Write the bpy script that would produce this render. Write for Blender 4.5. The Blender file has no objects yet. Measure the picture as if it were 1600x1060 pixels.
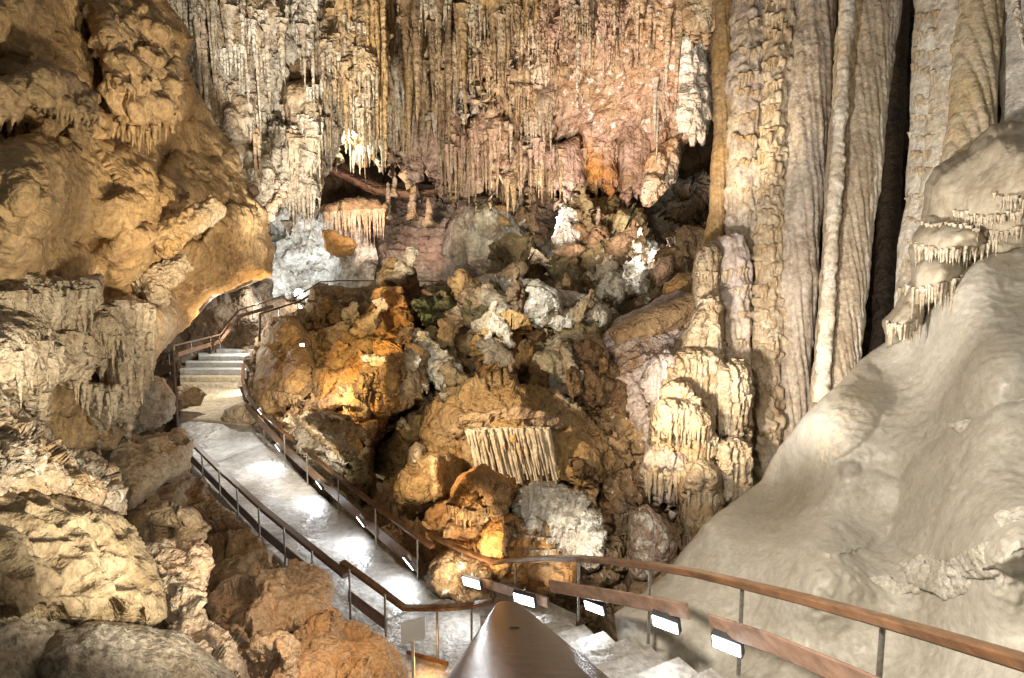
import bpy, math, random
import numpy as np
from mathutils import Vector
S = bpy.context.scene
C = S.collection
PITCH = math.radians(6.0); F = 900.0; W0, H0 = 1600, 1060
# ------------------------------------------------------------------ camera, world, exposure
cam = bpy.data.objects.new('camera', bpy.data.cameras.new('camera')); C.objects.link(cam)
cam.location = (0, 0, 0); cam.rotation_euler = (math.radians(90) - PITCH, 0, 0)
cam.data.sensor_width = 36; cam.data.lens = 36 * F / W0
cam.data.clip_start = 0.05; cam.data.clip_end = 400
S.camera = cam
wd = bpy.data.worlds.new('World'); S.world = wd; wd.use_nodes = True
bg = wd.node_tree.nodes['Background']
bg.inputs[0].default_value = (1.0, 0.89, 0.74, 1); bg.inputs[1].default_value = 0.13
S.view_settings.view_transform = 'Standard'; S.view_settings.look = 'None'
S.cycles.use_denoising = True; S.cycles.denoiser = 'OPENIMAGEDENOISE'; S.cycles.denoising_prefilter = 'ACCURATE'
S.view_settings.exposure = 0.2; S.view_settings.gamma = 1
FW = np.array([0, math.cos(PITCH), -math.sin(PITCH)]); UP = np.array([0, math.sin(PITCH), math.cos(PITCH)]); RT = np.array([1., 0, 0])
def at(u, v, d):
    """a point of the place, from where it shows in the photograph and its distance"""
    u = np.asarray(u, float); v = np.asarray(v, float); d = np.asarray(d, float)
    a = (u - 800) / F * d; b = (530 - v) / F * d
    return a[..., None] * RT + b[..., None] * UP + d[..., None] * FW
def atz(u, v, z):
    zc = (530 - v) / F * UP[2] + FW[2]
    return at(u, v, z / zc)
# ------------------------------------------------------------------ numpy noise
def _h(ix, iy, iz, seed):
    h = (ix.astype(np.uint32) * np.uint32(374761393) + iy.astype(np.uint32) * np.uint32(668265263)
         + iz.astype(np.uint32) * np.uint32(2147483647 - 58) + np.uint32((seed * 974634777 + 12345) & 0xffffffff))
    h = (h ^ (h >> np.uint32(13))) * np.uint32(1274126177)
    h = (h ^ (h >> np.uint32(16))) * np.uint32(2246822519)
    return ((h ^ (h >> np.uint32(15))) & np.uint32(0xffffff)).astype(np.float64) / 16777216.0
def vn(P, seed=0):
    I = np.floor(P).astype(np.int64); f = P - I; f = f * f * (3 - 2 * f); r = 0
    I &= 0xffffffff
    for dx in (0, 1):
        wx = f[:, 0] if dx else 1 - f[:, 0]
        for dy in (0, 1):
            wy = f[:, 1] if dy else 1 - f[:, 1]
            for dz in (0, 1):
                wz = f[:, 2] if dz else 1 - f[:, 2]
                r = r + wx * wy * wz * _h(I[:, 0] + dx, I[:, 1] + dy, I[:, 2] + dz, seed)
    return r * 2 - 1
def fbm(P, o=4, seed=0, g=0.5):
    a, r, n = 1.0, 0, 0
    for i in range(o):
        r = r + a * vn(P * 2.03 ** i + i * 7.31, seed + i); n += a; a *= g
    return r / n
def ridge(P, o=4, seed=0):
    a, r, n = 1.0, 0, 0
    for i in range(o):
        r = r + a * (1 - 2 * np.abs(vn(P * 2.1 ** i + i * 3.7, seed + i))); n += a; a *= 0.5
    return r / n
def worley(P, seed=0):
    I = np.floor(P).astype(np.int64); f = P - I
    d1 = np.full(len(P), 9.); d2 = d1.copy(); cid = np.zeros(len(P))
    for dx in (-1, 0, 1):
        for dy in (-1, 0, 1):
            for dz in (-1, 0, 1):
                J = [(I[:, 0] + dx) & 0xffffffff, (I[:, 1] + dy) & 0xffffffff, (I[:, 2] + dz) & 0xffffffff]
                d = ((dx + _h(*J, seed) - f[:, 0]) ** 2 + (dy + _h(*J, seed + 1) - f[:, 1]) ** 2 + (dz + _h(*J, seed + 2) - f[:, 2]) ** 2) ** .5
                m = d < d1
                d2 = np.where(m, d1, np.minimum(d2, d)); cid = np.where(m, _h(*J, seed + 3), cid); d1 = np.where(m, d, d1)
    return d1, d2, cid
def facets(P, seed=0):
    """angular broken rock: every cell of a jittered lattice gets a tilted plane of its own"""
    I = np.floor(P).astype(np.int64); f = P - I; d1 = np.full(len(P), 9.); h = np.zeros(len(P))
    for dx in (-1, 0, 1):
        for dy in (-1, 0, 1):
            for dz in (-1, 0, 1):
                J = [(I[:, 0] + dx) & 0xffffffff, (I[:, 1] + dy) & 0xffffffff, (I[:, 2] + dz) & 0xffffffff]
                a, b, c = (dx + _h(*J, seed) - f[:, 0], dy + _h(*J, seed + 1) - f[:, 1], dz + _h(*J, seed + 2) - f[:, 2]); d = a * a + b * b + c * c
                m = d < d1; g1, g2, g3 = _h(*J, seed + 4) - .5, _h(*J, seed + 5) - .5, _h(*J, seed + 6) - .5
                h = np.where(m, (a * g1 + b * g2 + c * g3) * 2.6 + _h(*J, seed + 7) * .5 - .25, h); d1 = np.where(m, d, d1)
    return h
def drips(P, seed=0):
    """rods hanging in tiers: P in cell units, value 0..1"""
    I = np.floor(P).astype(np.int64); f = P - I; best = np.zeros(len(P))
    for dx in (-1, 0, 1):
        for dy in (-1, 0, 1):
            for dz in (-1, 0, 1):
                J = [(I[:, 0] + dx) & 0xffffffff, (I[:, 1] + dy) & 0xffffffff, (I[:, 2] + dz) & 0xffffffff]
                cx = dx + _h(*J, seed) - f[:, 0]; cy = dy + _h(*J, seed + 1) - f[:, 1]
                t = dz + 0.5 + _h(*J, seed + 2) * 0.8 - f[:, 2]      # 0 at top .. grows downward
                r2 = cx * cx + cy * cy
                T = np.clip(t, 0, 1)
                R2 = (0.62 * (1 - T ** 1.6)) ** 2 + 1e-6
                v = np.sqrt(np.clip(1 - r2 / R2, 0, 1)) * np.clip(t * 6 + .1, 0, 1) * (t < 1) * (1 - .35 * T)
                best = np.maximum(best, v)
    return best
def rotv(P, ang):
    c, s = math.cos(ang), math.sin(ang)
    return np.stack([P[:, 0] * c - P[:, 2] * s, P[:, 1], P[:, 0] * s + P[:, 2] * c], 1)
GAIN = 1.55
def disp(P, k, styles, seed, s=2.4):
    """P world, k metres per photo pixel; returns displacement in metres"""
    Q = P / k; r = np.zeros(len(P)); calm = 'calm' in styles; styles = [x for x in styles if x != 'calm']
    for i, st in enumerate(styles):
        kind, size, amp = st[0], st[1], st[2]; ang = math.radians(st[3]) if len(st) > 3 else 0; sd = seed * 17 + i * 5
        mask = st[4] if len(st) > 4 else None
        sz = size if not isinstance(size, tuple) else 99
        oc = int(np.clip(math.log2(sz / (2.3 * s)) + 1, 0, 5))
        if oc < 1: continue
        if kind == 'fbm': h = fbm(Q / size, oc, sd)
        elif kind == 'ridge': h = ridge(Q / size, oc, sd)
        elif kind == 'flute':
            w, L = size; R = rotv(Q, ang) if ang else Q
            x = R[:, 0] / w + R[:, 1] / w * .05 + .3 * vn(R / np.array([w * 2.2, w * 6, w * 30]), sd) + .35 * vn(R / np.array([w * 1.3, w * 6, L]), sd + 1)
            c = np.floor(x); f = x - c; q = _h(c.astype(np.int64) & 0xffffffff, np.floor(R[:, 2] / L + .3 * vn(R / (w * 2), sd + 2)).astype(np.int64) & 0xffffffff, np.zeros(len(x), np.int64), sd + 3)
            h = np.sqrt(np.clip(1 - (2 * f - 1) ** 2, 0, 1)) * (.45 + .55 * q)
        elif kind == 'cell':
            w = Q / size + 0.25 * np.stack([vn(Q / size * 2, sd + 9), vn(Q / size * 2, sd + 10), vn(Q / size * 2, sd + 11)], 1)
            a, b, c = worley(w, sd); h = np.clip((b - a) * 3, 0, 1) - 1 + c * 1.1
        elif kind == 'facet':
            w = Q / size + 0.12 * np.stack([vn(Q / size * 2, sd + 9), vn(Q / size * 2, sd + 10), vn(Q / size * 2, sd + 11)], 1); h = facets(w, sd)
        elif kind == 'lump':
            w = Q / size + 0.2 * np.stack([vn(Q / size * 2, sd + 9), vn(Q / size * 2, sd + 10), vn(Q / size * 2, sd + 11)], 1)
            a, b, c = worley(w, sd); h = np.sqrt(np.clip(1 - a * a * 1.1, 0, 1)) * (.6 + .4 * c)
        elif kind in ('drips', 'tube'):
            w, L = size; R = rotv(Q, ang) if ang else Q
            R = R + np.stack([fbm(R / (w * 6), 2, sd + 3) * w * .5, fbm(R / (w * 6), 2, sd + 4) * w * .5, fbm(R / np.array([w * 2.5, w * 2.5, L * 2]), 2, sd + 6) * L * .5], 1)
            if kind == 'drips': h = drips(R / np.array([w, w * 2.5, L]), sd)
            else:
                a, b, c = worley(R / np.array([w, w * 3, L]), sd); h = np.sqrt(np.clip(1 - a * a * 1.6, 0, 1)) * (.5 + .5 * c)
        elif kind == 'terr':
            R = rotv(Q, ang) if ang else Q
            z = R[:, 2] / size + 0.9 * fbm(Q / (size * 2.2), 3, sd); f = z - np.floor(z)
            h = np.where(f < .25, f / .25, 1 - (f - .25) / .75) ** 1.0
        elif kind == 'pit':
            a, b, c = worley((rotv(Q, ang) if ang else Q) / np.array([size, size, size * 2.0]), sd); q = np.clip(1.15 - a * 1.7, 0, 1); h = -(q * q * (3 - 2 * q)) * (.4 + .6 * c)
        elif kind == 'wave':
            R = rotv(Q, ang) if ang else Q
            z = R[:, 2] / size + 1.2 * fbm(Q / (size * 4), 3, sd); h = np.sin(z * 6.283)
        if mask: h = h * np.clip(vn(Q / mask, sd + 40) * 2.5 + .5, 0, 1)
        r += amp * h * (1 if calm else GAIN)
    if not calm: r += (2.4 * fbm(Q / 10., 1 + (s < 2.2), seed + 77) if s < 3 else 0) + 1.6 * ridge(Q / 21., 2, seed + 78) * np.clip(vn(Q / 70., seed + 79) * 2 + .6, 0, 1)
    return r * k
# ------------------------------------------------------------------ materials
MATS = {}
def nd(nt, t, **kw):
    n = nt.nodes.new(t)
    for a, b in kw.items(): setattr(n, a, b)
    return n
def rock(c1, c2, c3=None, c4=(.8, .77, .7), k=.02, streak=.35, speck=0., rough=.75, bump=.7, fine=5.0, big=110., gl=.0, con=1., name='rock'):
    k = round(k * 200) / 200 if k > .01 else .0075
    key = (c1, c2, c3, c4, k, streak, speck, rough, bump, fine, big, gl, con)
    if key in MATS: return MATS[key]
    m = bpy.data.materials.new(name); m.use_nodes = True; nt = m.node_tree; L = nt.links.new
    b = nt.nodes['Principled BSDF']; g = nd(nt, 'ShaderNodeNewGeometry')
    def noise(size, detail=4, rough_=.55, st=None, dist=0.):
        mp = nd(nt, 'ShaderNodeMapping'); s = 1 / (size * k)
        mp.inputs['Scale'].default_value = (s, s, s * (st or 1)); L(g.outputs['Position'], mp.inputs[0])
        n = nd(nt, 'ShaderNodeTexNoise'); n.inputs['Scale'].default_value = 1; n.inputs['Detail'].default_value = detail
        n.inputs['Roughness'].default_value = rough_; n.inputs['Distortion'].default_value = dist; L(mp.outputs[0], n.inputs[0]); return n.outputs['Fac']
    def ramp(fac, a, bb, lo=0., hi=1.):
        r = nd(nt, 'ShaderNodeMapRange'); r.inputs[1].default_value = a; r.inputs[2].default_value = bb
        r.inputs[3].default_value = lo; r.inputs[4].default_value = hi; L(fac, r.inputs[0]); return r.outputs[0]
    def mix(f, a, bb, mode='MIX'):
        x = nd(nt, 'ShaderNodeMix', data_type='RGBA', blend_type=mode)
        if isinstance(f, float): x.inputs[0].default_value = f
        else: L(f, x.inputs[0])
        for i, q in ((6, a), (7, bb)):
            if isinstance(q, tuple): x.inputs[i].default_value = (*q, 1)
            else: L(q, x.inputs[i])
        return x.outputs[2]
    if c3 is None: c3 = tuple(x * .45 for x in c1)
    col = mix(ramp(noise(big, 5, .6), .38, .62), c1, c2)
    st_ = ramp(noise(11, 4, .6, st=.13), .45, .72, 0, streak)
    col = mix(st_, col, c3)
    col = mix(ramp(noise(40, 6, .65), .5, .64, 0, .75), col, tuple(min(1, (x + y) * .5) for x, y in zip(c2, c3)))
    if speck > 0: col = mix(ramp(noise(14, 8, .75), .62 - .18 * speck, .66 - .18 * speck, 0, .9), col, c4)
    at_ = nd(nt, 'ShaderNodeAttribute'); at_.attribute_name = 'tint'
    ad = nd(nt, 'ShaderNodeMath', operation='MULTIPLY_ADD'); L(ramp(noise(18, 6, .7), .3, .7, -.7, .7), ad.inputs[0]); ad.inputs[1].default_value = .5; L(at_.outputs['Fac'], ad.inputs[2])
    col = mix(ramp(ad.outputs[0], .4, .6), col, c4)
    fn = noise(fine * 1.3, 8, .7); fb = noise(fine * 1.5, 2, .5)
    vv = ramp(fn, .32, .68, 1 - .42 * con, 1 + .33 * con); cv = nd(nt, 'ShaderNodeCombineColor')
    for i in range(3): L(vv, cv.inputs[i])
    col = mix(1.0, col, cv.outputs[0], 'MULTIPLY')
    L(col, b.inputs['Base Color'])
    L(ramp(noise(60, 3), .35, .65, rough - .12, min(1, rough + .15)), b.inputs['Roughness'])
    b.inputs['Specular IOR Level'].default_value = .25 + gl
    bp = nd(nt, 'ShaderNodeBump'); bp.inputs['Strength'].default_value = bump; bp.inputs['Distance'].default_value = k * 9
    hs = nd(nt, 'ShaderNodeMath', operation='MULTIPLY_ADD'); L(noise(fine * 4, 4, .6), hs.inputs[0]); hs.inputs[1].default_value = 2.6; L(fb, hs.inputs[2])
    L(hs.outputs[0], bp.inputs['Height']); L(bp.outputs[0], b.inputs['Normal'])
    MATS[key] = m; return m
# ------------------------------------------------------------------ object helpers
def tag(o, label=None, cat=None, group=None, kind=None, lab=None):
    label = label or lab
    if label: o['label'] = label
    if cat: o['category'] = cat
    if group: o['group'] = group
    if kind: o['kind'] = kind
    return o
def link(name, V, Fc, mat, parent=None, smooth=True, tint=None, origin=None):
    V = np.asarray(V, float)
    if origin is None:
        origin = (np.array([V[:, 0].mean(), V[:, 1].mean(), V[:, 2].min()]) if parent is None else np.array(parent['_o']) if '_o' in parent else np.zeros(3))
    origin = np.asarray(origin, float)
    me = bpy.data.meshes.new(name)
    Fc = np.asarray(Fc); n, w = Fc.shape
    me.vertices.add(len(V)); me.vertices.foreach_set('co', (V - origin).astype(np.float32).ravel())
    me.loops.add(n * w); me.loops.foreach_set('vertex_index', Fc.astype(np.int32).ravel())
    me.polygons.add(n); me.polygons.foreach_set('loop_start', np.arange(0, n * w, w, dtype=np.int32)); me.polygons.foreach_set('loop_total', np.full(n, w, np.int32))
    me.update(calc_edges=True); me.validate()
    me.polygons.foreach_set('use_smooth', np.full(len(me.polygons), smooth))
    if tint is not None and len(me.vertices) == len(tint):
        a = me.attributes.new('tint', 'FLOAT', 'POINT'); a.data.foreach_set('value', np.asarray(tint, np.float32))
    me.materials.append(mat)
    o = bpy.data.objects.new(name, me); C.objects.link(o)
    if parent is not None:
        o.parent = parent; o.location = tuple(origin - np.array(parent['_o'])) if '_o' in parent else tuple(origin)
    else: o.location = tuple(origin)
    o['_o'] = [float(x) for x in origin]
    return o
def empty(name, loc):
    o = bpy.data.objects.new(name, None); C.objects.link(o); o.location = tuple(loc); o['_o'] = [float(x) for x in loc]; return o
def normals(V, Fc):
    a, b, c, d = (V[Fc[:, i]] for i in range(4)); n = np.cross(c - a, d - b); N = np.zeros_like(V)
    for i in range(4):
        for j in range(3): N[:, j] += np.bincount(Fc[:, i], n[:, j], len(V))
    return N / (np.linalg.norm(N, axis=1)[:, None] + 1e-12)
def dmap(depth):
    if isinstance(depth, (int, float)): return lambda u, v: np.full(np.shape(u), float(depth))
    D = np.array(depth, float); inv = 1 / D[:, 2]
    if len(D) == 3:
        A = np.c_[D[:, :2], np.ones(3)]; k = np.linalg.solve(A, inv)
        lo, hi = inv.min() * .8, inv.max() * 1.25
        return lambda u, v: 1 / np.clip(k[0] * u + k[1] * v + k[2], lo, hi)
    def f(u, v):
        w = [1 / ((u - a) ** 2 + (v - b) ** 2 + 900.) ** 1.3 for a, b, _ in D]
        return sum(w) / sum(x * y for x, y in zip(w, inv))
    return f
TOTAL = [0]
def surf(u, v, dflt=None):
    bpy.context.view_layer.update(); dg = bpy.context.evaluated_depsgraph_get()
    ok, hp, *_ = S.ray_cast(dg, (0, 0, 0), Vector(at(u, v, 1.)).normalized())
    return float(np.dot(np.array(hp), FW)) if ok else dflt
def hug(pts, off=0.):
    """control distances that lie on the surface already built"""
    return [(u, v, surf(u, v) + off) for u, v in pts]
def mass(name, poly, depth, mat, bulge=1., w=None, s=3., styles=(), lobes=(), rand=None, rough=3., teeth=None, seed=1, parent=None, back=None, tints=(), warp=8., prof=.5, lab=None, cat=None, group=None, kind=None, cap=True, matk=None):
    """A closed body of rock: outline as it shows in the photograph, at its own distance, bulging to a rounded front and back."""
    rng = np.random.RandomState(seed); df = dmap(depth)
    # dense outline
    B = []
    n = len(poly)
    for i in range(n):
        a = np.array(poly[i], float); b = np.array(poly[(i + 1) % n], float); m = max(1, int(np.hypot(*(b - a)) / 2.))
        for t in range(m): B.append(a + (b - a) * t / m)
    B = np.array(B); T = np.roll(B, -3, 0) - np.roll(B, 3, 0); area = np.sum(B[:, 0] * np.roll(B[:, 1], -1) - B[:, 1] * np.roll(B[:, 0], -1))
    N = np.stack([T[:, 1], -T[:, 0]], 1) * (1 if area > 0 else -1); N /= np.linalg.norm(N, axis=1)[:, None] + 1e-9
    P3 = np.c_[B / 28., np.full(len(B), seed * 3.3)]
    B = B + N * (fbm(P3, 4, seed, .6) * rough * 2.2)[:, None]
    if teeth:
        amp, tw = teeth; dn = np.clip((N[:, 1] - .25) * 2, 0, 1)
        x = B[:, 0] / tw + .7 * vn(np.c_[B / (tw * 3), np.zeros(len(B))], seed + 3); c = np.floor(x); f = x - c
        hh = _h((c.astype(np.int64) & 0xffffffff), np.zeros(len(c), np.int64), np.zeros(len(c), np.int64), seed + 5)
        B[:, 1] += dn * amp * (1 - np.abs(2 * f - 1)) ** .8 * (.25 + 1.2 * hh ** 1.5)
    u0, v0 = B.min(0) - s; u1, v1 = B.max(0) + s
    gu = np.arange(u0, u1 + s, s); gv = np.arange(v0, v1 + s, s); nu, nv = len(gu), len(gv)
    U, V_ = np.meshgrid(gu, gv); ins = np.zeros((nv, nu), bool)
    Bn = np.roll(B, -1, 0)
    for j, y in enumerate(gv):
        y += 1e-4; m = (B[:, 1] <= y) != (Bn[:, 1] <= y)
        if m.any():
            x = np.sort(B[m, 0] + (y - B[m, 1]) / (Bn[m, 1] - B[m, 1]) * (Bn[m, 0] - B[m, 0]))
            ins[j] = np.searchsorted(x, gu) % 2 == 1
    cell = ins[:-1, :-1] | ins[1:, :-1] | ins[:-1, 1:] | ins[1:, 1:]
    used = np.zeros((nv, nu), bool)
    for a in (0, 1):
        for b in (0, 1): used[a:nv - 1 + a, b:nu - 1 + b] |= cell
    idx = -np.ones((nv, nu), np.int64); idx[used] = np.arange(used.sum())
    pu, pv, pin = U[used], V_[used], ins[used]
    dist = np.empty(len(pu)); near = np.empty(len(pu), np.int64)
    for c in range(0, len(pu), 4000):
        q = (pu[c:c + 4000, None] - B[None, :, 0]) ** 2 + (pv[c:c + 4000, None] - B[None, :, 1]) ** 2
        near[c:c + 4000] = q.argmin(1); dist[c:c + 4000] = np.sqrt(q.min(1))
    out = ~pin; pu = pu.copy(); pv = pv.copy(); pu[out] = B[near[out], 0]; pv[out] = B[near[out], 1]; dist[out] = 0
    if w is None: w = max(12., dist.max() * (.85 if not teeth else .5))
    h = (1 - (1 - np.clip(dist / w, 0, 1)) ** 2) ** prof * bulge
    D0 = df(pu, pv) - (.6 * bulge if teeth else 0); kk = float(np.median(D0)) / F
    wu = pu + warp * fbm(np.c_[pu / 40, pv / 40, np.full(len(pu), seed + .5)], 3, seed + 7); wv = pv + warp * fbm(np.c_[pu / 40, pv / 40, np.full(len(pu), seed + 9.5)], 3, seed + 8)
    env = np.clip(dist / 14., 0, 1)
    lh = np.zeros(len(pu))
    LB = list(lobes)
    if rand:
        cnt, r0, r1, hh_ = rand[:4]; asp = rand[4] if len(rand) > 4 else 1.; an = rand[5] if len(rand) > 5 else 0
        sel = rng.randint(0, len(pu), cnt)
        for q in sel: 
            r_ = rng.uniform(r0, r1); LB.append((pu[q], pv[q], r_, r_ * asp, an + rng.uniform(-20, 20), hh_ * r_ / r1 * rng.uniform(.6, 1.2)))
    for (a, b, ru, rv, ang, hh_) in LB:
        ca, sa = math.cos(math.radians(ang)), math.sin(math.radians(ang)); x = (wu - a) * ca + (wv - b) * sa; y = -(wu - a) * sa + (wv - b) * ca
        q = np.clip(1 - (x / ru) ** 2 - (y / rv) ** 2, 0, 1) ** .5 * hh_
        lh = np.maximum(lh, q) if hh_ > 0 else lh + q
    h = h + lh * env
    ti = np.zeros(len(pu))
    for (a, b, ru, rv, tv) in tints:
        ti = np.maximum(ti, tv * np.clip(1.6 - 1.3 * np.hypot((wu - a) / ru, (wv - b) / rv), 0, 1))
    VF = at(pu, pv, D0 - h); nf = len(VF)
    i00, i10, i01, i11 = idx[:-1, :-1][cell], idx[:-1, 1:][cell], idx[1:, :-1][cell], idx[1:, 1:][cell]
    FF = np.stack([i00, i01, i11, i10], 1)
    if styles:
        N = normals(VF, FF)
        vd = -VF / np.linalg.norm(VF, axis=1)[:, None]; fl = np.sign((N * vd).sum(1)); fl[fl == 0] = 1
        VF = VF + N * (fl * disp(VF, kk, styles, seed, s) * (.25 + .75 * env))[:, None]
    bk = back if back is not None else max(.3 * bulge, 12 * kk)
    bid = np.arange(nf); sel = np.where(pin)[0]; bid[sel] = nf + np.arange(len(sel))
    VB = at(pu[sel], pv[sel], D0[sel] + bk * (1 - (1 - np.clip(dist[sel] / w, 0, 1)) ** 2) ** .5)
    V = np.r_[VF, VB]; FB = bid[FF][:, ::-1]
    TOTAL[0] += len(V)
    o = link(name, V, np.r_[FF, FB], mat, parent, tint=np.r_[ti, ti[sel]])
    return tag(o, lab, cat, group, kind)
def tubes(name, pts, mat, styles=(), seed=1, flat=1., seg=None, vs=3., parent=None, lab=None, cat=None, group=None, kind=None, wob=.12, wsize=60, side=None, tints=(), ends=True, merge=None):
    """A solid of revolution along a path of (u, v, radius px, distance): columns, stalagmites, fallen shafts."""
    P = np.array(pts, float); kk = P[:, 3].mean() / F
    L = np.r_[0, np.cumsum(np.hypot(np.diff(P[:, 0]), np.diff(P[:, 1])))]; n = max(4, int(L[-1] / vs)); t = np.linspace(0, L[-1], n)
    def sm(x):
        y = np.interp(t, L, x); wn = max(1, n // (4 * len(P))); 
        if wn > 1: y = np.convolve(np.pad(y, wn, mode='edge'), np.ones(2 * wn + 1) / (2 * wn + 1), 'valid')
        return y
    u, v, r, d = (sm(P[:, i]) for i in range(4)); c = at(u, v, d); R = r * d / F
    if ends:
        e = np.clip(np.minimum((t - t[0]), (t[-1] - t)) / np.maximum(r * .5, vs * 2), 0, 1); R = R * np.sqrt(1 - (1 - e) ** 2 + 1e-4)
    T = np.gradient(c, axis=0); T /= np.linalg.norm(T, axis=1)[:, None] + 1e-9
    A = np.cross(T, np.array([0, 1., 0])); A /= np.linalg.norm(A, axis=1)[:, None] + 1e-9; Bv = np.cross(A, T)
    sg = seg or int(np.clip(2 * math.pi * r.max() / vs, 12, 180))
    sg += sg % 2; th = np.arange(sg) / sg * 2 * math.pi
    ring = R[:, None, None] * (np.cos(th)[None, :, None] * A[:, None] + flat * np.sin(th)[None, :, None] * Bv[:, None])
    nz = 1 + wob * fbm((c[:, None] + ring).reshape(-1, 3) / kk / wsize, 3, seed).reshape(n, sg) * 2
    V = (c[:, None] + ring * nz[..., None]).reshape(-1, 3)
    i = np.arange(n - 1)[:, None] * sg; j = np.arange(sg)[None]; j2 = (j + 1) % sg
    Fc = np.stack([i + j, i + j2, i + sg + j2, i + sg + j], -1).reshape(-1, 4)
    if styles:
        N = normals(V, Fc); rad = (V.reshape(n, sg, 3) - c[:, None]).reshape(-1, 3); f = np.sign((N * rad).sum(1)); f[f == 0] = 1
        V = V + N * (f * disp(V, kk, styles, seed, vs) * np.repeat(np.clip(R / (6 * kk), .15, 1), sg))[:, None]
    # caps
    V = np.r_[V, c[:1], c[-1:]]; a, b = len(V) - 2, len(V) - 1; jj = np.arange(0, sg, 2)
    c1 = np.stack([np.full(len(jj), a), (jj + 2) % sg if sg % 2 == 0 else (jj + 2) % sg, jj + 1 - (jj + 1) // sg * sg, jj], 1)
    o_ = (n - 1) * sg; c2 = np.stack([np.full(len(jj), b), o_ + jj, o_ + (jj + 1) % sg, o_ + (jj + 2) % sg], 1)
    if sg % 2: c1 = c1[:-1]; c2 = c2[:-1]
    ti = np.zeros(len(V))
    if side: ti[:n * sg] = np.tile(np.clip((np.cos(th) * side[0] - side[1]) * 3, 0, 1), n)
    TOTAL[0] += len(V)
    o = link(name, V, np.r_[Fc, c1, c2], mat, parent, tint=ti)
    return tag(o, lab, cat, group, kind)

def fringe(name, line, n, length, r, mat, parent=None, seed=1, off=0.0, lean=0., sag=.35, fat=.05, even=False, depth=None, taper=1.0, sg=8, lab=None, cat=None, group=None, cl=0.):
    """a row of hanging drips or folds, rooted on the surface already built along line (u, v points); one mesh"""
    rng = np.random.RandomState(seed); L = np.array(line, float); cum = np.r_[0, np.cumsum(np.hypot(*np.diff(L, axis=0).T))]; VV, FF, nv = [], [], 0
    bpy.context.view_layer.update(); dg = bpy.context.evaluated_depsgraph_get(); nt = 9
    if parent == 'auto':
        ok, _1, _2, _3, ob, _4 = S.ray_cast(dg, (0, 0, 0), Vector(at(L[:, 0].mean(), L[:, 1].mean(), 1.)).normalized()); parent = bpy.data.objects[ob.name]
        while parent.parent: parent = parent.parent
    th = np.arange(sg) / sg * 2 * math.pi
    for q in range(n):
        t = (q + .5 + rng.uniform(-.45, .45)) / n * cum[-1]; u = np.interp(t, cum, L[:, 0]); v = np.interp(t, cum, L[:, 1]) + rng.uniform(-cl, cl)
        if depth is not None: d = depth
        else:
            ok, hp, *_ = S.ray_cast(dg, (0, 0, 0), Vector(at(u, v, 1.)).normalized())
            if not ok: continue
            d = float(np.dot(np.array(hp), FW))
        k = d / F; rr = r * rng.uniform(.6, 1.35) * k; ln = length * (rng.uniform(.8, 1.1) if even else rng.uniform(.35, 1.) if rng.rand() < .7 else rng.uniform(.9, 1.35)) * k; d += off + rr * .3
        p0 = at(u, v, d); tt = np.linspace(0, 1, nt); pr = np.maximum(1 - tt ** (1.1 + rng.rand() * taper), fat) ** .8 * (1 + .35 * (tt < .15)) * (1 + rng.normal(0, .07, nt))
        cx = np.cumsum(rng.normal(0, .12, nt)) * rr + tt * ln * lean; cy = -sag * rr * tt
        ring = np.stack([p0[0] + cx[:, None] + pr[:, None] * rr * np.cos(th), p0[1] + cy[:, None] + pr[:, None] * rr * np.sin(th) * 1.0, np.repeat(p0[2] + rr * .8 - tt[:, None] * (ln + rr * .8), sg, 1)], -1).reshape(-1, 3)
        i = np.arange(nt - 1)[:, None] * sg; j = np.arange(sg)[None]; j2 = (j + 1) % sg
        if VV: m_ = nv - nt * sg; FF.append(np.array([[m_, m_ + sg, nv + sg + sg // 2, nv + sg // 2]]))
        VV.append(ring); FF.append(np.stack([i + j, i + sg + j, i + sg + j2, i + j2], -1).reshape(-1, 4) + nv); nv += len(ring)
    if not VV: return None
    o = link(name, np.concatenate(VV), np.concatenate(FF), mat, parent, tint=np.zeros(nv)); return tag(o, lab, cat, group)
# ------------------------------------------------------------------ lights: lamps that show, plus added spots with no fitting in view
def aim(o, tgt):
    o.rotation_euler = (Vector(tgt) - o.location).to_track_quat('-Z', 'Y').to_euler()
def spot(p, tgt, power, col=(1, .8, .55), ang=90, size=.15, blend=.8):
    l = bpy.data.lights.new('unseen_spotlight', 'SPOT'); l.energy = power; l.color = col; l.spot_size = math.radians(ang); l.spot_blend = blend; l.shadow_soft_size = size
    o = bpy.data.objects.new('unseen_spotlight', l); C.objects.link(o); o.location = tuple(p); aim(o, tuple(tgt)); return o
def point(p, power, col=(1, .8, .55), size=.12):
    l = bpy.data.lights.new('lamp_or_added_light', 'POINT'); l.energy = power; l.color = col; l.shadow_soft_size = size
    o = bpy.data.objects.new('lamp_or_added_light', l); C.objects.link(o); o.location = tuple(p); return o
WARM = (1, .79, .53); AMB = (1, .6, .24); COOL = (.86, .93, 1); NEUT = (1, .9, .76); PNK = (1, .74, .62)
# left wall, from low at the left of the viewer
spot(at(900, 1100, 3.0), at(150, 330, 9), 1900, (1, .86, .64), 85, .25)
spot(at(620, 640, 7), at(300, 200, 13), 2300, WARM, 70, .25)
spot(at(420, 900, 3.5), at(60, 860, 4.5), 35, NEUT, 100, .15)
spot(at(640, 800, 5), at(430, 960, 7.5), 260, (1, .72, .45), 80, .15)
# arch underside and upper stairs
spot(at(420, 600, 20), at(330, 440, 17), 2600, AMB, 80, .2)
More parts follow.
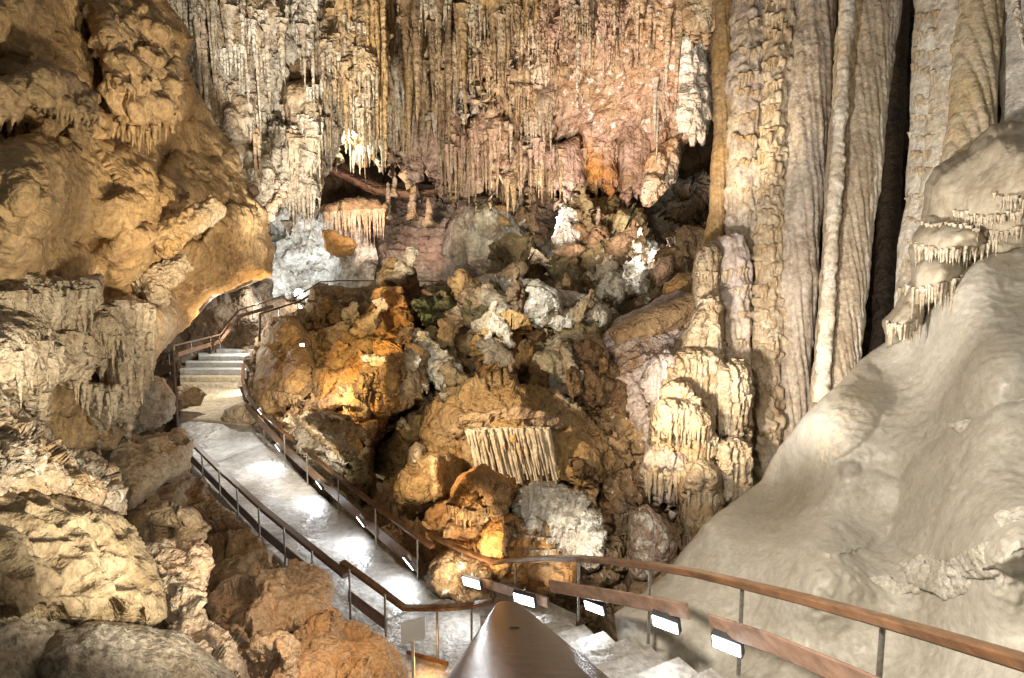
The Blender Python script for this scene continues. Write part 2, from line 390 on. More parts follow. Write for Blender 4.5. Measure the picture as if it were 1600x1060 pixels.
# mud slope and right columns
spot(at(700, 100, 2.5), at(1400, 700, 7), 2478, NEUT, 100, .3)
spot(at(880, 700, 7.0), at(1290, 330, 14), 4800, (1, .92, .82), 80, .25)
spot(at(960, 640, 9.5), at(1120, 620, 15), 1298, WARM, 70, .15)
spot(at(1060, 300, 15), at(1135, 100, 19), 1062, WARM, 110, .15)
# ceiling
spot(at(480, 560, 12), at(700, 60, 26), 14750, NEUT, 80, .25)
spot(at(880, 400, 21), at(950, 120, 31), 8260, PNK, 90, .2)
spot(at(470, 400, 19), at(400, 120, 26), 700, NEUT, 90, .2)
spot(at(560, 330, 32), at(640, 300, 42), 2200, PNK, 120, .3)
spot(at(470, 390, 34), at(470, 400, 40), 700, COOL, 120, .2)
point(at(515, 375, 35), 260, AMB, .03)
point(at(1008, 290, 29.6), 260, AMB, .03)
point(at(545, 225, 31.5), 420, (1, .97, .75), .03)
point(at(750, 290, 33), 220, (1, .95, .6), .03)
point(at(862, 345, 31), 500, (1, .98, .9), .03)
point(at(1010, 370, 28), 260, (1, .98, .9), .03)
# middle boulders
spot(at(540, 620, 10), at(800, 690, 16), 1700, (1, .76, .48), 70, .1)
spot(at(470, 560, 13), at(595, 575, 20), 1800, (1, .72, .33), 62, .12)
spot(at(700, 400, 16), at(870, 500, 23), 1400, (.95, .97, .9), 70, .12)
spot(at(690, 560, 15), at(680, 560, 20), 140, (1, .97, .85), 90, .1)
spot(at(730, 900, 10), at(720, 800, 13), 306, WARM, 100, .12)
point(at(330, 500, 26), 700, (1, .92, .8), .02)  # added to brighten the tunnel behind the arch
point(at(400, 470, 36), 350, COOL, .02)
spot(at(470, 560, 15), at(510, 690, 18), 900, NEUT, 80, .1)
spot(at(470, 560, 24), at(345, 540, 32), 900, NEUT, 60, .1)
spot(at(930, 925, 9.8), at(870, 810, 13.2), 180, NEUT, 70, .08)
spot(at(400, 700, 16), at(440, 560, 26), 700, WARM, 60, .08)
spot(at(455, 745, 14.3), at(490, 690, 19), 420, (1, .93, .8), 80, .08)
point(at(668, 1040, 9.0), 9, (1, .5, .15), .02)
# ------------------------------------------------------------------ palette
TAN = (.40, .29, .17); OCH = (.42, .275, .115); BRN = (.20, .125, .065); CREAM = (.58, .50, .38); PINK = (.50, .36, .29); GREY = (.42, .39, .33)
MUD = (.37, .32, .24); WHITE = (.74, .71, .63); ORG = (.55, .27, .08); OLV = (.23, .19, .09); DK = (.09, .065, .045); LILAC = (.52, .45, .44)
CRAG = (('facet', 60, 20), ('facet', 26, 8), ('ridge', 30, 3), ('fbm', 12, 2))
ROUGHR = (('facet', 48, 9), ('ridge', 60, 7), ('fbm', 22, 5), ('ridge', 9, 1.8))
SOFT = (('fbm', 90, 12), ('fbm', 26, 3.5), ('fbm', 8, .8))
DRAPE = (('fbm', 70, 10), ('drips', (9, 60), 8), ('tube', (5, 40), 2.5))
# ------------------------------------------------------------------ the far shell and the floor
mass('cave_wall', [(-260, -260), (1860, -260), (1860, 1250), (-260, 1250)], [(800, 200, 60), (0, 300, 40), (1700, 300, 34), (800, 900, 30), (300, 900, 30), (800, 560, 52)], rock(BRN, DK, BRN, k=.06, streak=.5, fine=7), 2, s=7,
     styles=(('ridge', 120, 22), ('drips', (18, 110), 14), ('fbm', 30, 7)), kind='structure', rough=0)
# ------------------------------------------------------------------ ceiling (left bay)
def curtain(poly, depth, mat, lab, bulge=1.5, teeth=(30, 9), styles=DRAPE, s=2.8, seed=1, cat='rock curtain', name='stalactite_curtain', **kw):
    return mass(name, poly, depth, mat, bulge, s=s, styles=styles, teeth=teeth, seed=seed, lab=lab, cat=cat, **kw)
K3 = .033
mGREYC = rock(CREAM, GREY, BRN, k=.03, streak=.6, fine=4); mOCHC = rock(TAN, (.38, .29, .17), BRN, k=.03, streak=.65, fine=4)
mPINKC = rock(PINK, TAN, BRN, k=.035, streak=.6, fine=4); mPINKR = rock(PINK, TAN, (.42, .2, .12), k=.035, streak=.3, fine=5, speck=.3)
mDARK = rock(BRN, DK, GREY, k=.04, streak=.3, fine=5); mWHT = rock(WHITE, CREAM, GREY, k=.03, streak=.3, fine=4)
mWARMR = rock(TAN, CREAM, BRN, k=.03, streak=.4, fine=5, speck=.2)
curtain([(240, -150), (560, -150), (560, 100), (540, 210), (500, 260), (495, 330), (440, 300), (400, 290), (350, 240), (300, 160), (240, 60)], [(300, 0, 24), (500, 0, 29), (450, 300, 30)], mGREYC,
        'grey and cream ceiling mass with long drapery folds above the left rock arch', 3, (26, 8), (('fbm', 80, 16), ('drips', (10, 120), 13), ('flute', (7, 80), 5)), seed=11)
curtain([(285, -120), (430, -120), (440, 40), (400, 100), (400, 190), (370, 240), (330, 200), (300, 150), (290, 60)], 22.5, rock(GREY, TAN, BRN, k=.025, streak=.6, fine=4), 'long grey drapery sheet hanging in the top left, right beside the ochre wall', 1.4, (45, 11), (('fbm', 60, 8), ('drips', (11, 150), 13), ('flute', (7, 90), 6)), seed=12)
curtain([(410, 25), (500, 30), (520, 120), (500, 150), (480, 160), (440, 170), (420, 110)], 25.5, rock(GREY, BRN, DK, k=.03, streak=.7, fine=4), 'dark ribbed drapery below the shadowed hollow at the upper left', 1.2, (50, 8), (('flute', (6, 130), 8), ('fbm', 40, 8)), seed=13)
curtain([(385, 215), (420, 190), (470, 195), (500, 215), (500, 300), (470, 320), (430, 310), (390, 290)], 25, rock((.5, .44, .34), GREY, BRN, k=.03, streak=.6, fine=4), 'pale fluted bulge of dripstone over the left tunnel mouth', 1.6, (20, 8), (('drips', (8, 50), 9), ('fbm', 40, 8)), seed=14)
curtain([(370, 225), (420, 240), (440, 300), (420, 350), (395, 330), (375, 290)], 23.5, rock((.5, .45, .36), CREAM, BRN, k=.025, streak=.4, speck=.2), 'rough pale crusted rock beside the edge of the ochre wall', 1.0, (16, 8), (('ridge', 30, 8), ('drips', (8, 40), 6)), seed=15)
curtain([(440, 130), (495, 125), (505, 200), (470, 235), (448, 200)], 23.8, rock(CREAM, TAN, BRN, k=.03, streak=.6), 'two cream stalactites fused under a small white knob at upper left', .8, (60, 16), (('tube', (8, 80), 6), ('fbm', 40, 5)), seed=16)
# ceiling centre
curtain([(500, -150), (840, -150), (850, 150), (800, 235), (700, 255), (600, 240), (540, 210), (505, 90)], [(550, 0, 30), (800, 0, 33), (680, 250, 38)], mOCHC,
        'broad ochre ceiling mass crowded with drapery at the top centre', 3, (40, 11), (('fbm', 80, 22), ('drips', (14, 150), 20), ('flute', (8, 90), 6)), seed=21)
curtain([(600, 130), (760, 120), (800, 215), (745, 245), (690, 255), (640, 240), (600, 200)], 34, rock(TAN, PINK, BRN, k=.035, streak=.7), 'brown curtain of thin stalactites in the middle of the ceiling', 2, (60, 9), (('fbm', 50, 10), ('drips', (10, 100), 13), ('flute', (7, 60), 5)), seed=22)
curtain([(690, 220), (760, 210), (850, 225), (940, 230), (1000, 220), (1000, 260), (930, 270), (850, 262), (760, 265), (700, 260)], 37, rock(PINK, TAN, BRN, k=.04, streak=.7), 'low pinkish brown fringe of stalactites above the dark far hill', 2, (55, 8), (('fbm', 50, 10), ('drips', (10, 70), 13), ('flute', (7, 60), 5)), seed=23)
curtain([(505, -120), (590, -120), (600, 60), (575, 120), (545, 110), (510, 70)], 22.5, mOCHC, 'nearest ochre drapery sheet hanging at the top, left of centre', 1.3, (60, 13), (('fbm', 50, 10), ('drips', (12, 170), 14), ('tube', (6, 80), 4)), seed=24)
TM = {'o': [rock((.5, .4, .26), TAN, BRN, k=.03, streak=.6, fine=4), rock((.42, .34, .22), CREAM, BRN, k=.03, streak=.6, fine=4), rock(CREAM, GREY, BRN, k=.03, streak=.7, fine=4), mOCHC], 'p': [mPINKC, rock(PINK, TAN, BRN, k=.03, streak=.6, fine=4), mOCHC], 'g': [mGREYC, rock(GREY, BRN, CREAM, k=.03, streak=.7, fine=4), rock(CREAM, WHITE, BRN, k=.03, streak=.5, fine=4)]}
rt = random.Random(77)
def tiers(rows, pal, lab, group, seed):
    for (u0, u1, vb, d, wd0, hh) in rows:
        u = u0 + rt.uniform(0, wd0 * .5)
        while u < u1:
            w_ = wd0 * rt.uniform(.6, 1.5); v1 = vb + rt.uniform(-26, 22); v0 = v1 - hh * rt.uniform(.8, 1.3); dd = d + rt.uniform(-1.2, 1.2); seed += 1
            P = [(u - w_ * .45, v0 + 12), (u - w_ * .2, v0), (u + w_ * .25, v0 - 4), (u + w_ * .5, v0 + 10), (u + w_ * .5, v1 - hh * .3), (u + w_ * rt.uniform(.2, .45), v1), (u - w_ * .1, v1 + rt.uniform(0, 14)), (u - w_ * rt.uniform(.3, .45), v1 - 6), (u - w_ * .5, v1 - hh * .35)]
            o = mass('stalactite_curtain', P, dd, rt.choice(TM[pal]), w_ * dd / F * .42, styles=(('flute', (rt.uniform(7, 10), 80), 7), ('drips', (10, 50), 5), ('fbm', 34, 5)), teeth=(rt.uniform(26, 60), rt.uniform(6.5, 10)), rough=3.5, s=2.3, seed=seed, w=w_ * .32, lab=lab, cat='rock curtain', group=group)
            fringe('drip_row', [(u - w_ * .42, v1 - hh * .18), (u, v1 - 4), (u + w_ * .42, v1 - hh * .15)], int(w_ / 5.5), rt.uniform(34, 60), 3.2, o.data.materials[0], o, seed, sag=.6, cl=8)
            u += w_ * rt.uniform(.75, 1.15)
tiers([(500, 880, 228, 35, 44, 90), (500, 860, 185, 32.5, 50, 110), (505, 840, 140, 30, 52, 120), (500, 850, 95, 27.5, 52, 130), (500, 870, 55, 25.3, 48, 130), (505, 900, 10, 23.4, 50, 120)], 'o', 'ochre curtain of fused stalactites in the receding tiers at the top centre', 'ochre curtains of the central ceiling', 1000)
tiers([(690, 980, 272, 38.5, 44, 60), (860, 1090, 40, 27.5, 46, 110), (880, 1080, 95, 31, 50, 80), (870, 1050, 190, 36, 46, 70)], 'p', 'pinkish brown curtain of short stalactites on the right of the ceiling', 'pinkish curtains of the ceiling', 1200)
tiers([(370, 500, 225, 28.5, 44, 90), (300, 500, 165, 26.5, 46, 110), (280, 500, 100, 24.5, 44, 120), (285, 500, 40, 22.8, 46, 120), (395, 495, 290, 26, 36, 60)], 'g', 'grey and cream curtain of stalactites in the bay right of the ochre wall', 'grey curtains of the left bay', 1300)
# ceiling right: pink rough rock with folds
curtain([(720, 100), (800, 60), (860, -150), (1140, -150), (1120, 120), (1090, 190), (1040, 250), (960, 270), (860, 250), (760, 230)], [(800, 0, 35), (1100, 0, 29), (950, 250, 39)], mPINKR,
        'rough pink and cream ceiling rock between the stalactites and the tall columns', 3, (26, 12), (('ridge', 60, 18), ('cell', 34, 10), ('fbm', 14, 6), ('drips', (11, 60), 8, 0, 120)), seed=31)
curtain([(965, 175), (1010, 165), (1022, 190), (1018, 290), (967, 295)], 33, rock(PINK, BRN, BRN, k=.035, streak=.8), 'straight reddish brown fluted curtain hanging left of the orange glow', 1.2, (50, 7), ('calm', ('flute', (6, 300), 7), ('fbm', 40, 5)), seed=32)
curtain([(905, 190), (968, 185), (968, 285), (915, 285)], 34.5, rock(PINK, ORG, BRN, k=.035, streak=.8), 'rusty striped curtain left of the straight fluted one', 1.2, (50, 8), (('flute', (7, 90), 7), ('fbm', 40, 6)), seed=33)
curtain([(868, 225), (905, 215), (915, 280), (875, 290)], 34, rock(OCH, PINK, BRN, k=.035, streak=.7), 'small orange brown curtain hanging above the white lit crag', 1., (55, 8), (('flute', (7, 90), 7), ('fbm', 40, 6)), seed=34)
curtain([(1060, 60), (1100, 60), (1110, 180), (1085, 210), (1060, 200)], 27, mWHT, 'whitish hanging rock blade beside the thin yellow column', 1.2, (30, 10), (('tube', (7, 60), 6), ('ridge', 30, 7)), seed=35)
curtain([(1050, -150), (1150, -150), (1140, 30), (1110, 50), (1070, 40)], 24, rock(CREAM, OCH, BRN, k=.03, streak=.6), 'cream ceiling rock with short yellow drips at the head of the columns', 1.2, (30, 10), (('tube', (7, 60), 6), ('ridge', 40, 9)), seed=36)
mass('rock_spur', [(1010, 245), (1045, 215), (1075, 195), (1060, 250), (1058, 285), (1035, 305), (1008, 318)], 31, rock(ORG, CREAM, OCH, k=.035, streak=.3), 1.2, styles=ROUGHR, s=3, seed=37, lab='rounded spur of rock glowing orange below the pink ceiling', cat='rock')  # orange of the lamp glow mixed into the rock colour
# ------------------------------------------------------------------ far bay, middle distance
mass('rock_terrace', [(560, 300), (640, 285), (710, 300), (760, 330), (790, 380), (780, 470), (560, 470), (555, 380)], [(560, 400, 44), (700, 400, 41), (640, 300, 47)], rock(GREY, PINK, BRN, k=.05, streak=.3), 2.5, s=2.6, styles=('calm', ('fbm', 60, 12), ('terr', 14, 10, 5), ('fbm', 12, 3)), seed=41, lab='stepped grey rimstone terraces in the far bay under the dark ledge', cat='rock terrace')
mass('rock_mound', [(690, 400), (700, 350), (725, 310), (770, 305), (800, 330), (840, 380), (850, 460), (680, 470)], 39, rock(GREY, BRN, DK, k=.045, streak=.5), 3, s=3, styles=(('fbm', 70, 16), ('tube', (12, 90), 6), ('ridge', 26, 4)), seed=42, lab='smooth grey brown mound in the far bay below the thin stalagmite', cat='rock mound')
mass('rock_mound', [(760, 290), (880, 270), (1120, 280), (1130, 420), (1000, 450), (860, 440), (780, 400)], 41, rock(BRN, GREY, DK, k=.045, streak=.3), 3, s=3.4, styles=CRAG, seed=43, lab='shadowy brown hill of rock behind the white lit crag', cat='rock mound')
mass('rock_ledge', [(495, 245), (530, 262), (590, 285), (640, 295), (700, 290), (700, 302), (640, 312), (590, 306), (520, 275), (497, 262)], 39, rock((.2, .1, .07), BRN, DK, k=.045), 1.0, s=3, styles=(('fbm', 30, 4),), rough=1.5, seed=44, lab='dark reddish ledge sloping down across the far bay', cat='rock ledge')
mass('rock_wall', [(425, 330), (470, 320), (520, 335), (560, 340), (585, 400), (580, 470), (500, 475), (430, 460), (415, 400)], 40, rock(WHITE, GREY, BRN, k=.045, speck=.3), 2.5, s=3, styles=(('ridge', 60, 16), ('drips', (9, 70), 7), ('fbm', 12, 3)), seed=45, lab='bluish white rock face behind the far walkway', cat='rock wall')
strw = mass('rock_ledge', [(500, 322), (560, 308), (605, 318), (603, 334), (560, 338), (505, 340)], 37, rock(TAN, BRN, BRN, k=.04, streak=.5), .8, styles=ROUGHR, s=2.2, seed=46, lab='rock ledge with a row of thin cream soda straws over the orange lit boss', cat='rock ledge')
fringe('soda_straws', [(504, 334), (560, 330), (602, 328)], 34, 44, 2.2, rock(CREAM, TAN, BRN, k=.04, streak=.5), strw, 461)
mass('flowstone_boss', [(505, 362), (522, 358), (545, 372), (556, 384), (550, 400), (530, 402), (512, 390)], 36, rock(ORG, OCH, ORG, k=.04), 1.0, s=2.4, styles=(('ridge', 22, 5), ('drips', (6, 20), 3)), seed=47, lab='small flowstone boss lit bright orange below the soda straws', cat='flowstone')  # base colour carries the orange lamplight as well
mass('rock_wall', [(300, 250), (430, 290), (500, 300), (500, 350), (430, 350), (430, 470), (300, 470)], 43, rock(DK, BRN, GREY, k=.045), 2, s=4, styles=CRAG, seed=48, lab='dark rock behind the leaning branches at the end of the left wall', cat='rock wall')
mass('boulder', [(285, 520), (300, 480), (340, 455), (390, 450), (430, 455), (440, 478), (410, 492), (370, 500), (340, 520)], 46, rock(GREY, BRN, DK, k=.05, speck=.4), 2, styles=CRAG, s=2.4, seed=49, lab='grey and brown rocks behind the far steps under the arch', cat='rock')
mass('boulder', [(395, 470), (400, 448), (425, 438), (460, 445), (470, 465), (430, 480)], 44, rock(WHITE, CREAM, GREY, k=.05), 1.5, styles=CRAG, s=2.2, seed=50, lab='white rocks beside the far walkway at the end of the arch', cat='rock')
# far mound with white tinted patches
mass('crag', [(860, 420), (865, 370), (880, 330), (905, 300), (940, 305), (985, 320), (1010, 340), (1030, 380), (1050, 420), (1060, 480), (1000, 530), (930, 520), (880, 490)], [(900, 320, 34), (900, 500, 27), (1040, 420, 31)], rock(BRN, OLV, DK, k=.035, streak=.2, c4=WHITE, speck=.08), 2.4,
     rand=(16, 22, 50, 1.2), styles=(('facet', 40, 14), ('facet', 18, 5), ('ridge', 24, 4)), tints=((882, 360, 26, 34, 1), (905, 318, 18, 12, .9), (1030, 390, 26, 26, .8), (990, 430, 34, 50, .6), (940, 500, 40, 16, .7)), seed=51, lab='brown crag with white patches on its left face in the middle of the cave', cat='rock')
mass('crag', [(760, 460), (770, 400), (800, 370), (840, 390), (880, 430), (900, 500), (860, 540), (790, 520)], 31, rock(OLV, BRN, DK, k=.035), 1.8, rand=(10, 18, 36, 1.), styles=CRAG, seed=52, lab='olive brown crag left of the white patched one', cat='rock')
# ------------------------------------------------------------------ boulder pile in the middle
mass('rock_ridge', [(390, 560), (408, 525), (422, 503), (448, 492), (475, 480), (490, 455), (520, 447), (560, 455), (600, 440), (622, 420), (640, 410), (655, 450), (690, 440), (730, 470), (740, 520), (690, 560), (665, 600), (645, 645), (600, 690), (572, 740), (540, 770), (480, 720), (425, 665), (400, 620)],
     [(400, 560, 28), (400, 630, 25), (470, 700, 21), (560, 460, 29), (700, 480, 27), (540, 760, 18.5), (640, 640, 20)], rock(TAN, BRN, DK, k=.025, streak=.3, c4=CREAM), 2.6,
     lobes=((445, 530, 48, 52, 0, 1.4), (455, 605, 60, 45, 10, 1.2), (560, 560, 40, 110, 35, 1.6), (620, 600, 45, 60, 20, 1.5), (560, 640, 40, 50, 0, 1.4), (500, 690, 70, 60, 20, 1.2), (620, 450, 16, 50, 25, 1.), (530, 490, 40, 40, 0, .8)),
     rand=(14, 16, 34, .5), styles=(('facet', 60, 12), ('facet', 26, 6), ('ridge', 44, 5), ('drips', (9, 34), 3.5, 0, 70), ('fbm', 9, 2)), tints=((470, 690, 60, 40, .75), (520, 720, 40, 40, .7)), s=2.4, seed=61, lab='long ochre rock ridge between the walkway and the central boulders', cat='rock')
mass('rock_slab', [(490, 592), (530, 540), (575, 490), (590, 455), (625, 450), (640, 500), (655, 560), (650, 600), (610, 650), (590, 690), (555, 715), (530, 680), (515, 640)], hug([(520, 610), (560, 560), (600, 500), (640, 560), (600, 620), (560, 670)], .35), rock(OCH, ORG, BRN, k=.024, streak=.4), .7,
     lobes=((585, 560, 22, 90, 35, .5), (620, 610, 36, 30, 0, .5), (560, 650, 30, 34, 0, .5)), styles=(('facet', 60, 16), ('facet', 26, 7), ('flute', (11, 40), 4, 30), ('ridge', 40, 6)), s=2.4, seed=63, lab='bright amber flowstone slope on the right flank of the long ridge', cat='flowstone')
mDEB = rock(BRN, TAN, DK, k=.025, streak=.3, c4=WHITE)
mass('boulder', [(640, 470), (700, 440), (800, 440), (870, 450), (960, 480), (970, 560), (940, 640), (860, 640), (780, 620), (700, 620), (640, 560)], [(700, 460, 27), (900, 470, 25), (800, 620, 20)], rock(BRN, OLV, DK, k=.028, streak=.2), 2.2,
     rand=(20, 20, 44, 1.2), styles=(('facet', 50, 18), ('facet', 24, 8), ('ridge', 26, 4)), s=2.6, seed=71, lab='dark heap of broken rock filling the middle of the cave', cat='rock')
mass('boulder', [(790, 455), (830, 440), (880, 455), (930, 470), (962, 490), (950, 520), (900, 535), (850, 520), (800, 500)], 22, rock((.66, .64, .57), CREAM, BRN, k=.025, speck=.3, fine=4), 1.4, rand=(12, 14, 28, .7), styles=(('facet', 36, 10), ('lump', 11, 3), ('ridge', 30, 6)), s=2.2, seed=72, lab='knobbly white crusted boulder in the centre of the rock heap', cat='boulder')
mass('boulder', [(835, 560), (870, 530), (920, 525), (945, 560), (948, 600), (935, 630), (915, 650), (905, 690), (895, 650), (860, 630), (838, 600)], 19.5, rock((.5, .48, .36), CREAM, OLV, k=.022, speck=.3), 1.3, styles=(('facet', 40, 10), ('ridge', 34, 6), ('drips', (10, 40), 5)), teeth=(20, 12), s=2.2, seed=73, lab='greenish cream boulder tapering to a drip beside the pink slope', cat='boulder')
mass('boulder', [(740, 520), (770, 490), (810, 500), (825, 550), (810, 600), (770, 600), (742, 560)], 20.5, rock(OCH, ORG, BRN, k=.022, speck=.1, c4=ORG), 1.2, rand=(6, 14, 26, .6), styles=CRAG, s=2.5, seed=74, lab='orange brown boulder right of the fallen white shaft', cat='boulder')
def shaft(p0, p1, r0, r1, d0, d1, mat, lab, seed, st=(('tube', (6, 40), 3), ('ridge', 22, 4), ('fbm', 7, 1.2)), cat='fallen column', name='fallen_column', flat=.9, group=None):
    m = ((p0[0] + p1[0]) / 2 + 3, (p0[1] + p1[1]) / 2 + 2)
    return tubes(name, [(*p0, r0, d0), (*m, (r0 + r1) / 2 * 1.06, (d0 + d1) / 2), (*p1, r1, d1)], mat, st, seed, flat=flat, vs=2.4, lab=lab, cat=cat, group=group)
shaft((640, 522), (722, 612), 13, 17, 19, 18, mWHT, 'thick white broken column lying across the dark heap', 81)
shaft((668, 520), (712, 578), 9, 10, 20, 19.3, rock(TAN, OLV, BRN, k=.022), 'slim olive column lying along the thick white one', 82)
shaft((755, 455), (792, 500), 13, 14, 23, 21.5, rock(TAN, CREAM, BRN, k=.025), 'stubby tan broken column below the white crusted boulder', 83)
shaft((735, 445), (745, 482), 9, 10, 23.5, 23, rock(OCH, TAN, BRN, k=.025), 'short orange stump standing under the far railing end', 84)
shaft((710, 490), (690, 520), 8, 9, 22, 22, rock(CREAM, OLV, BRN, k=.025), 'small cream shaft leaning left above the fallen white column', 85)
shaft((840, 450), (828, 500), 10, 12, 21.5, 21.5, mWHT, 'short white block standing at the left of the crusted boulder', 86)
shaft((648, 388), (618, 442), 4, 11, 25, 24.5, rock(CREAM, TAN, BRN, k=.025), 'pointed spire leaning right on the crest of the ochre ridge', 87, name='stalagmite', cat='stalagmite')
shaft((612, 404), (600, 445), 4, 9, 25.3, 24.8, rock(OCH, TAN, BRN, k=.025), 'shorter spire left of the leaning one on the ridge crest', 88, name='stalagmite', cat='stalagmite')
shaft((675, 462), (640, 505), 4, 10, 24.5, 23, rock(CREAM, OLV, BRN, k=.025), 'narrow leaning blade right of the ridge spires', 89, name='stalagmite', cat='stalagmite')
shaft((712, 498), (672, 512), 4, 6, 22.4, 22, mWHT, 'thin white shard lying nearly flat on the heap', 90)
shaft((876, 545), (868, 600), 7, 7, 19.9, 19.4, mWHT, 'white stub leaning at the left of the greenish boulder', 91)
for i, (a_, b_, r_, m_) in enumerate([((560, 470), (520, 540), 11, 1), ((600, 470), (560, 520), 9, 2), ((700, 455), (650, 500), 10, 4), ((720, 470), (690, 545), 9, 0), ((780, 470), (745, 520), 11, 1), ((760, 530), (800, 590), 12, 3), ((830, 540), (800, 600), 9, 0), ((690, 575), (725, 600), 9, 4), ((905, 560), (880, 610), 8, 3), ((930, 450), (905, 500), 9, 0), ((960, 400), (925, 440), 9, 1), ((1000, 350), (960, 400), 10, 0), ((905, 290), (925, 350), 6, 4), ((545, 600), (500, 660), 10, 2), ((590, 560), (550, 640), 12, 2), ((640, 560), (600, 620), 10, 2), ((965, 620), (990, 690), 12, 0), ((900, 700), (930, 750), 9, 0)]):
    ds_ = min(surf(*a_), surf(*b_), surf((a_[0] + b_[0]) / 2, (a_[1] + b_[1]) / 2)) - .15
    mt_ = [rock(BRN, TAN, DK, k=.022), rock(TAN, CREAM, BRN, k=.022), rock(OCH, TAN, BRN, k=.022), rock(CREAM, GREY, BRN, k=.022, speck=.2), rock(OLV, TAN, DK, k=.022)][m_]
    tubes('broken_shaft', [(*a_, r_ * .7, ds_), ((a_[0] + b_[0]) / 2 + 2, (a_[1] + b_[1]) / 2, r_ * 1.1, ds_), (*b_, r_ * 1.3, ds_ + .2)], mt_, (('facet', 26, 7), ('facet', 12, 3), ('fbm', 30, 3)), 2100 + i, vs=2.3, flat=.8, lab='tilted %s stone shaft broken off and jammed into the central heap' % ('brown', 'tan', 'ochre', 'cream', 'olive')[m_], cat='broken column', group='tilted %s shafts in the heap' % ('brown', 'tan', 'ochre', 'cream', 'olive')[m_])
for i, (u, v, h, r, d) in enumerate([(606, 335, 50, 3.5, 38), (616, 300, 34, 3, 38), (645, 335, 60, 4.5, 38), (648, 300, 30, 3.5, 38), (505, 255, 50, 3, 36), (670, 345, 36, 4, 37), (758, 385, 36, 3.5, 37), (910, 415, 34, 4, 30), (560, 330, 24, 3, 37), (935, 350, 28, 3, 30)]):
    tubes('stalagmite', [(u, v - h, r * .35, d), (u + 1, v - h / 2, r * .75, d), (u - 1, v, r * .9, d), (u, v + 8, r * 2.2, d)], rock(GREY, TAN, BRN, k=.04), (('lump', 5, 2), ('terr', 9, 1.5)), 95 + i, vs=2, seg=16, lab='slim knobbly stalagmite standing on the far ledges', cat='stalagmite', group='slim far stalagmites')
# central boulder with fluted fans
mass('boulder', [(660, 640), (690, 610), (740, 598), (800, 600), (860, 610), (900, 640), (950, 690), (960, 720), (930, 760), (880, 770), (860, 740), (800, 770), (740, 790), (690, 790), (640, 790), (618, 760), (640, 720), (665, 690)],
     [(680, 620, 17.5), (900, 650, 17), (800, 760, 15.5), (650, 780, 16)], rock(TAN, OCH, BRN, k=.018, streak=.3, c4=CREAM), 1.9,
     lobes=((765, 650, 100, 50, 8, .6), (900, 700, 50, 60, 0, .5), (655, 745, 34, 42, 0, .6)), styles=(('facet', 90, 16), ('terr', 18, 5, -8, 160), ('facet', 34, 6), ('ridge', 40, 5)), s=2.3, seed=101, lab='huge round topped tan boulder at the centre of the cave', cat='boulder')
mass('flowstone_fan', [(672, 715), (700, 705), (722, 720), (728, 775), (700, 782), (672, 770)], hug([(700, 735), (690, 755), (715, 760)], .1), rock(OCH, TAN, BRN, k=.016, streak=.6), .6, styles=('calm', ('flute', (10, 200), 9, -4), ('fbm', 30, 4)), teeth=(14, 12), s=2.1, seed=103, lab='ochre fluted fold below the left shoulder of the huge boulder', cat='flowstone')
mass('boulder', [(722, 740), (745, 728), (770, 735), (800, 750), (802, 775), (790, 800), (765, 815), (720, 812), (698, 800), (705, 770)], 12.9, rock(ORG, TAN, BRN, k=.015), .9, lobes=((750, 752, 26, 24, 0, .35), (780, 780, 22, 30, 0, .3), (725, 790, 30, 26, 0, .3)), styles=(('facet', 40, 6), ('ridge', 34, 4), ('drips', (8, 40), 5)), teeth=(14, 10), s=2., seed=104, lab='peach coloured rounded boulder with short drips under the white fan', cat='boulder')
mass('boulder', [(660, 835), (668, 800), (700, 785), (740, 808), (775, 815), (780, 860), (750, 900), (690, 900)], 13.3, rock(TAN, ORG, BRN, k=.015), 1., rand=(6, 18, 34, .4), styles=ROUGHR, s=2.4, seed=105, lab='low orange brown boulder behind the handrail joint', cat='boulder')
mass('boulder', [(742, 840), (765, 815), (800, 800), (838, 805), (870, 840), (905, 880), (900, 925), (830, 935), (765, 905), (745, 870)], 12.4, rock(TAN, ORG, BRN, k=.014, c4=CREAM), 1.1, rand=(6, 20, 40, .4), styles=(('facet', 54, 9), ('ridge', 46, 4), ('tube', (8, 50), 3, 20, 60)), s=2.3, seed=106, lab='rounded tan boulder below the white ribbed rock, crossed by the handrail', cat='boulder')
mass('boulder', [(795, 800), (815, 765), (860, 752), (905, 770), (935, 800), (950, 850), (930, 880), (880, 870), (850, 850), (820, 830)], 13.2, rock(WHITE, CREAM, BRN, k=.015, streak=.2, speck=.5, fine=3.5), 1., styles=(('terr', 26, 6, 18), ('drips', (7, 22), 8, 18), ('facet', 40, 6)), teeth=(16, 7), s=2., seed=107, lab='white crusted boulder with rows of little spikes on its lower edge', cat='boulder')
mass('boulder', [(980, 870), (985, 800), (1010, 790), (1040, 820), (1058, 850), (1050, 880), (1020, 910), (985, 905)], 12.4, rock(CREAM, PINK, BRN, k=.014, speck=.6), .9, styles=(('ridge', 30, 5), ('lump', 8, 2.5)), s=2.2, seed=108, lab='cone shaped stippled rock at the left of the dark blue cleft', cat='boulder')
mass('boulder', [(625, 770), (640, 700), (650, 690), (665, 700), (672, 740), (670, 790), (640, 800)], 15.6, rock(CREAM, TAN, BRN, k=.018, speck=.2), .8, lobes=((650, 705, 12, 14, 0, .25), (648, 765, 20, 26, 0, .3)), styles=(('lump', 14, 4), ('fbm', 8, 2)), s=2.2, seed=109, lab='pale pear shaped rock at the left end of the huge boulder', cat='boulder')
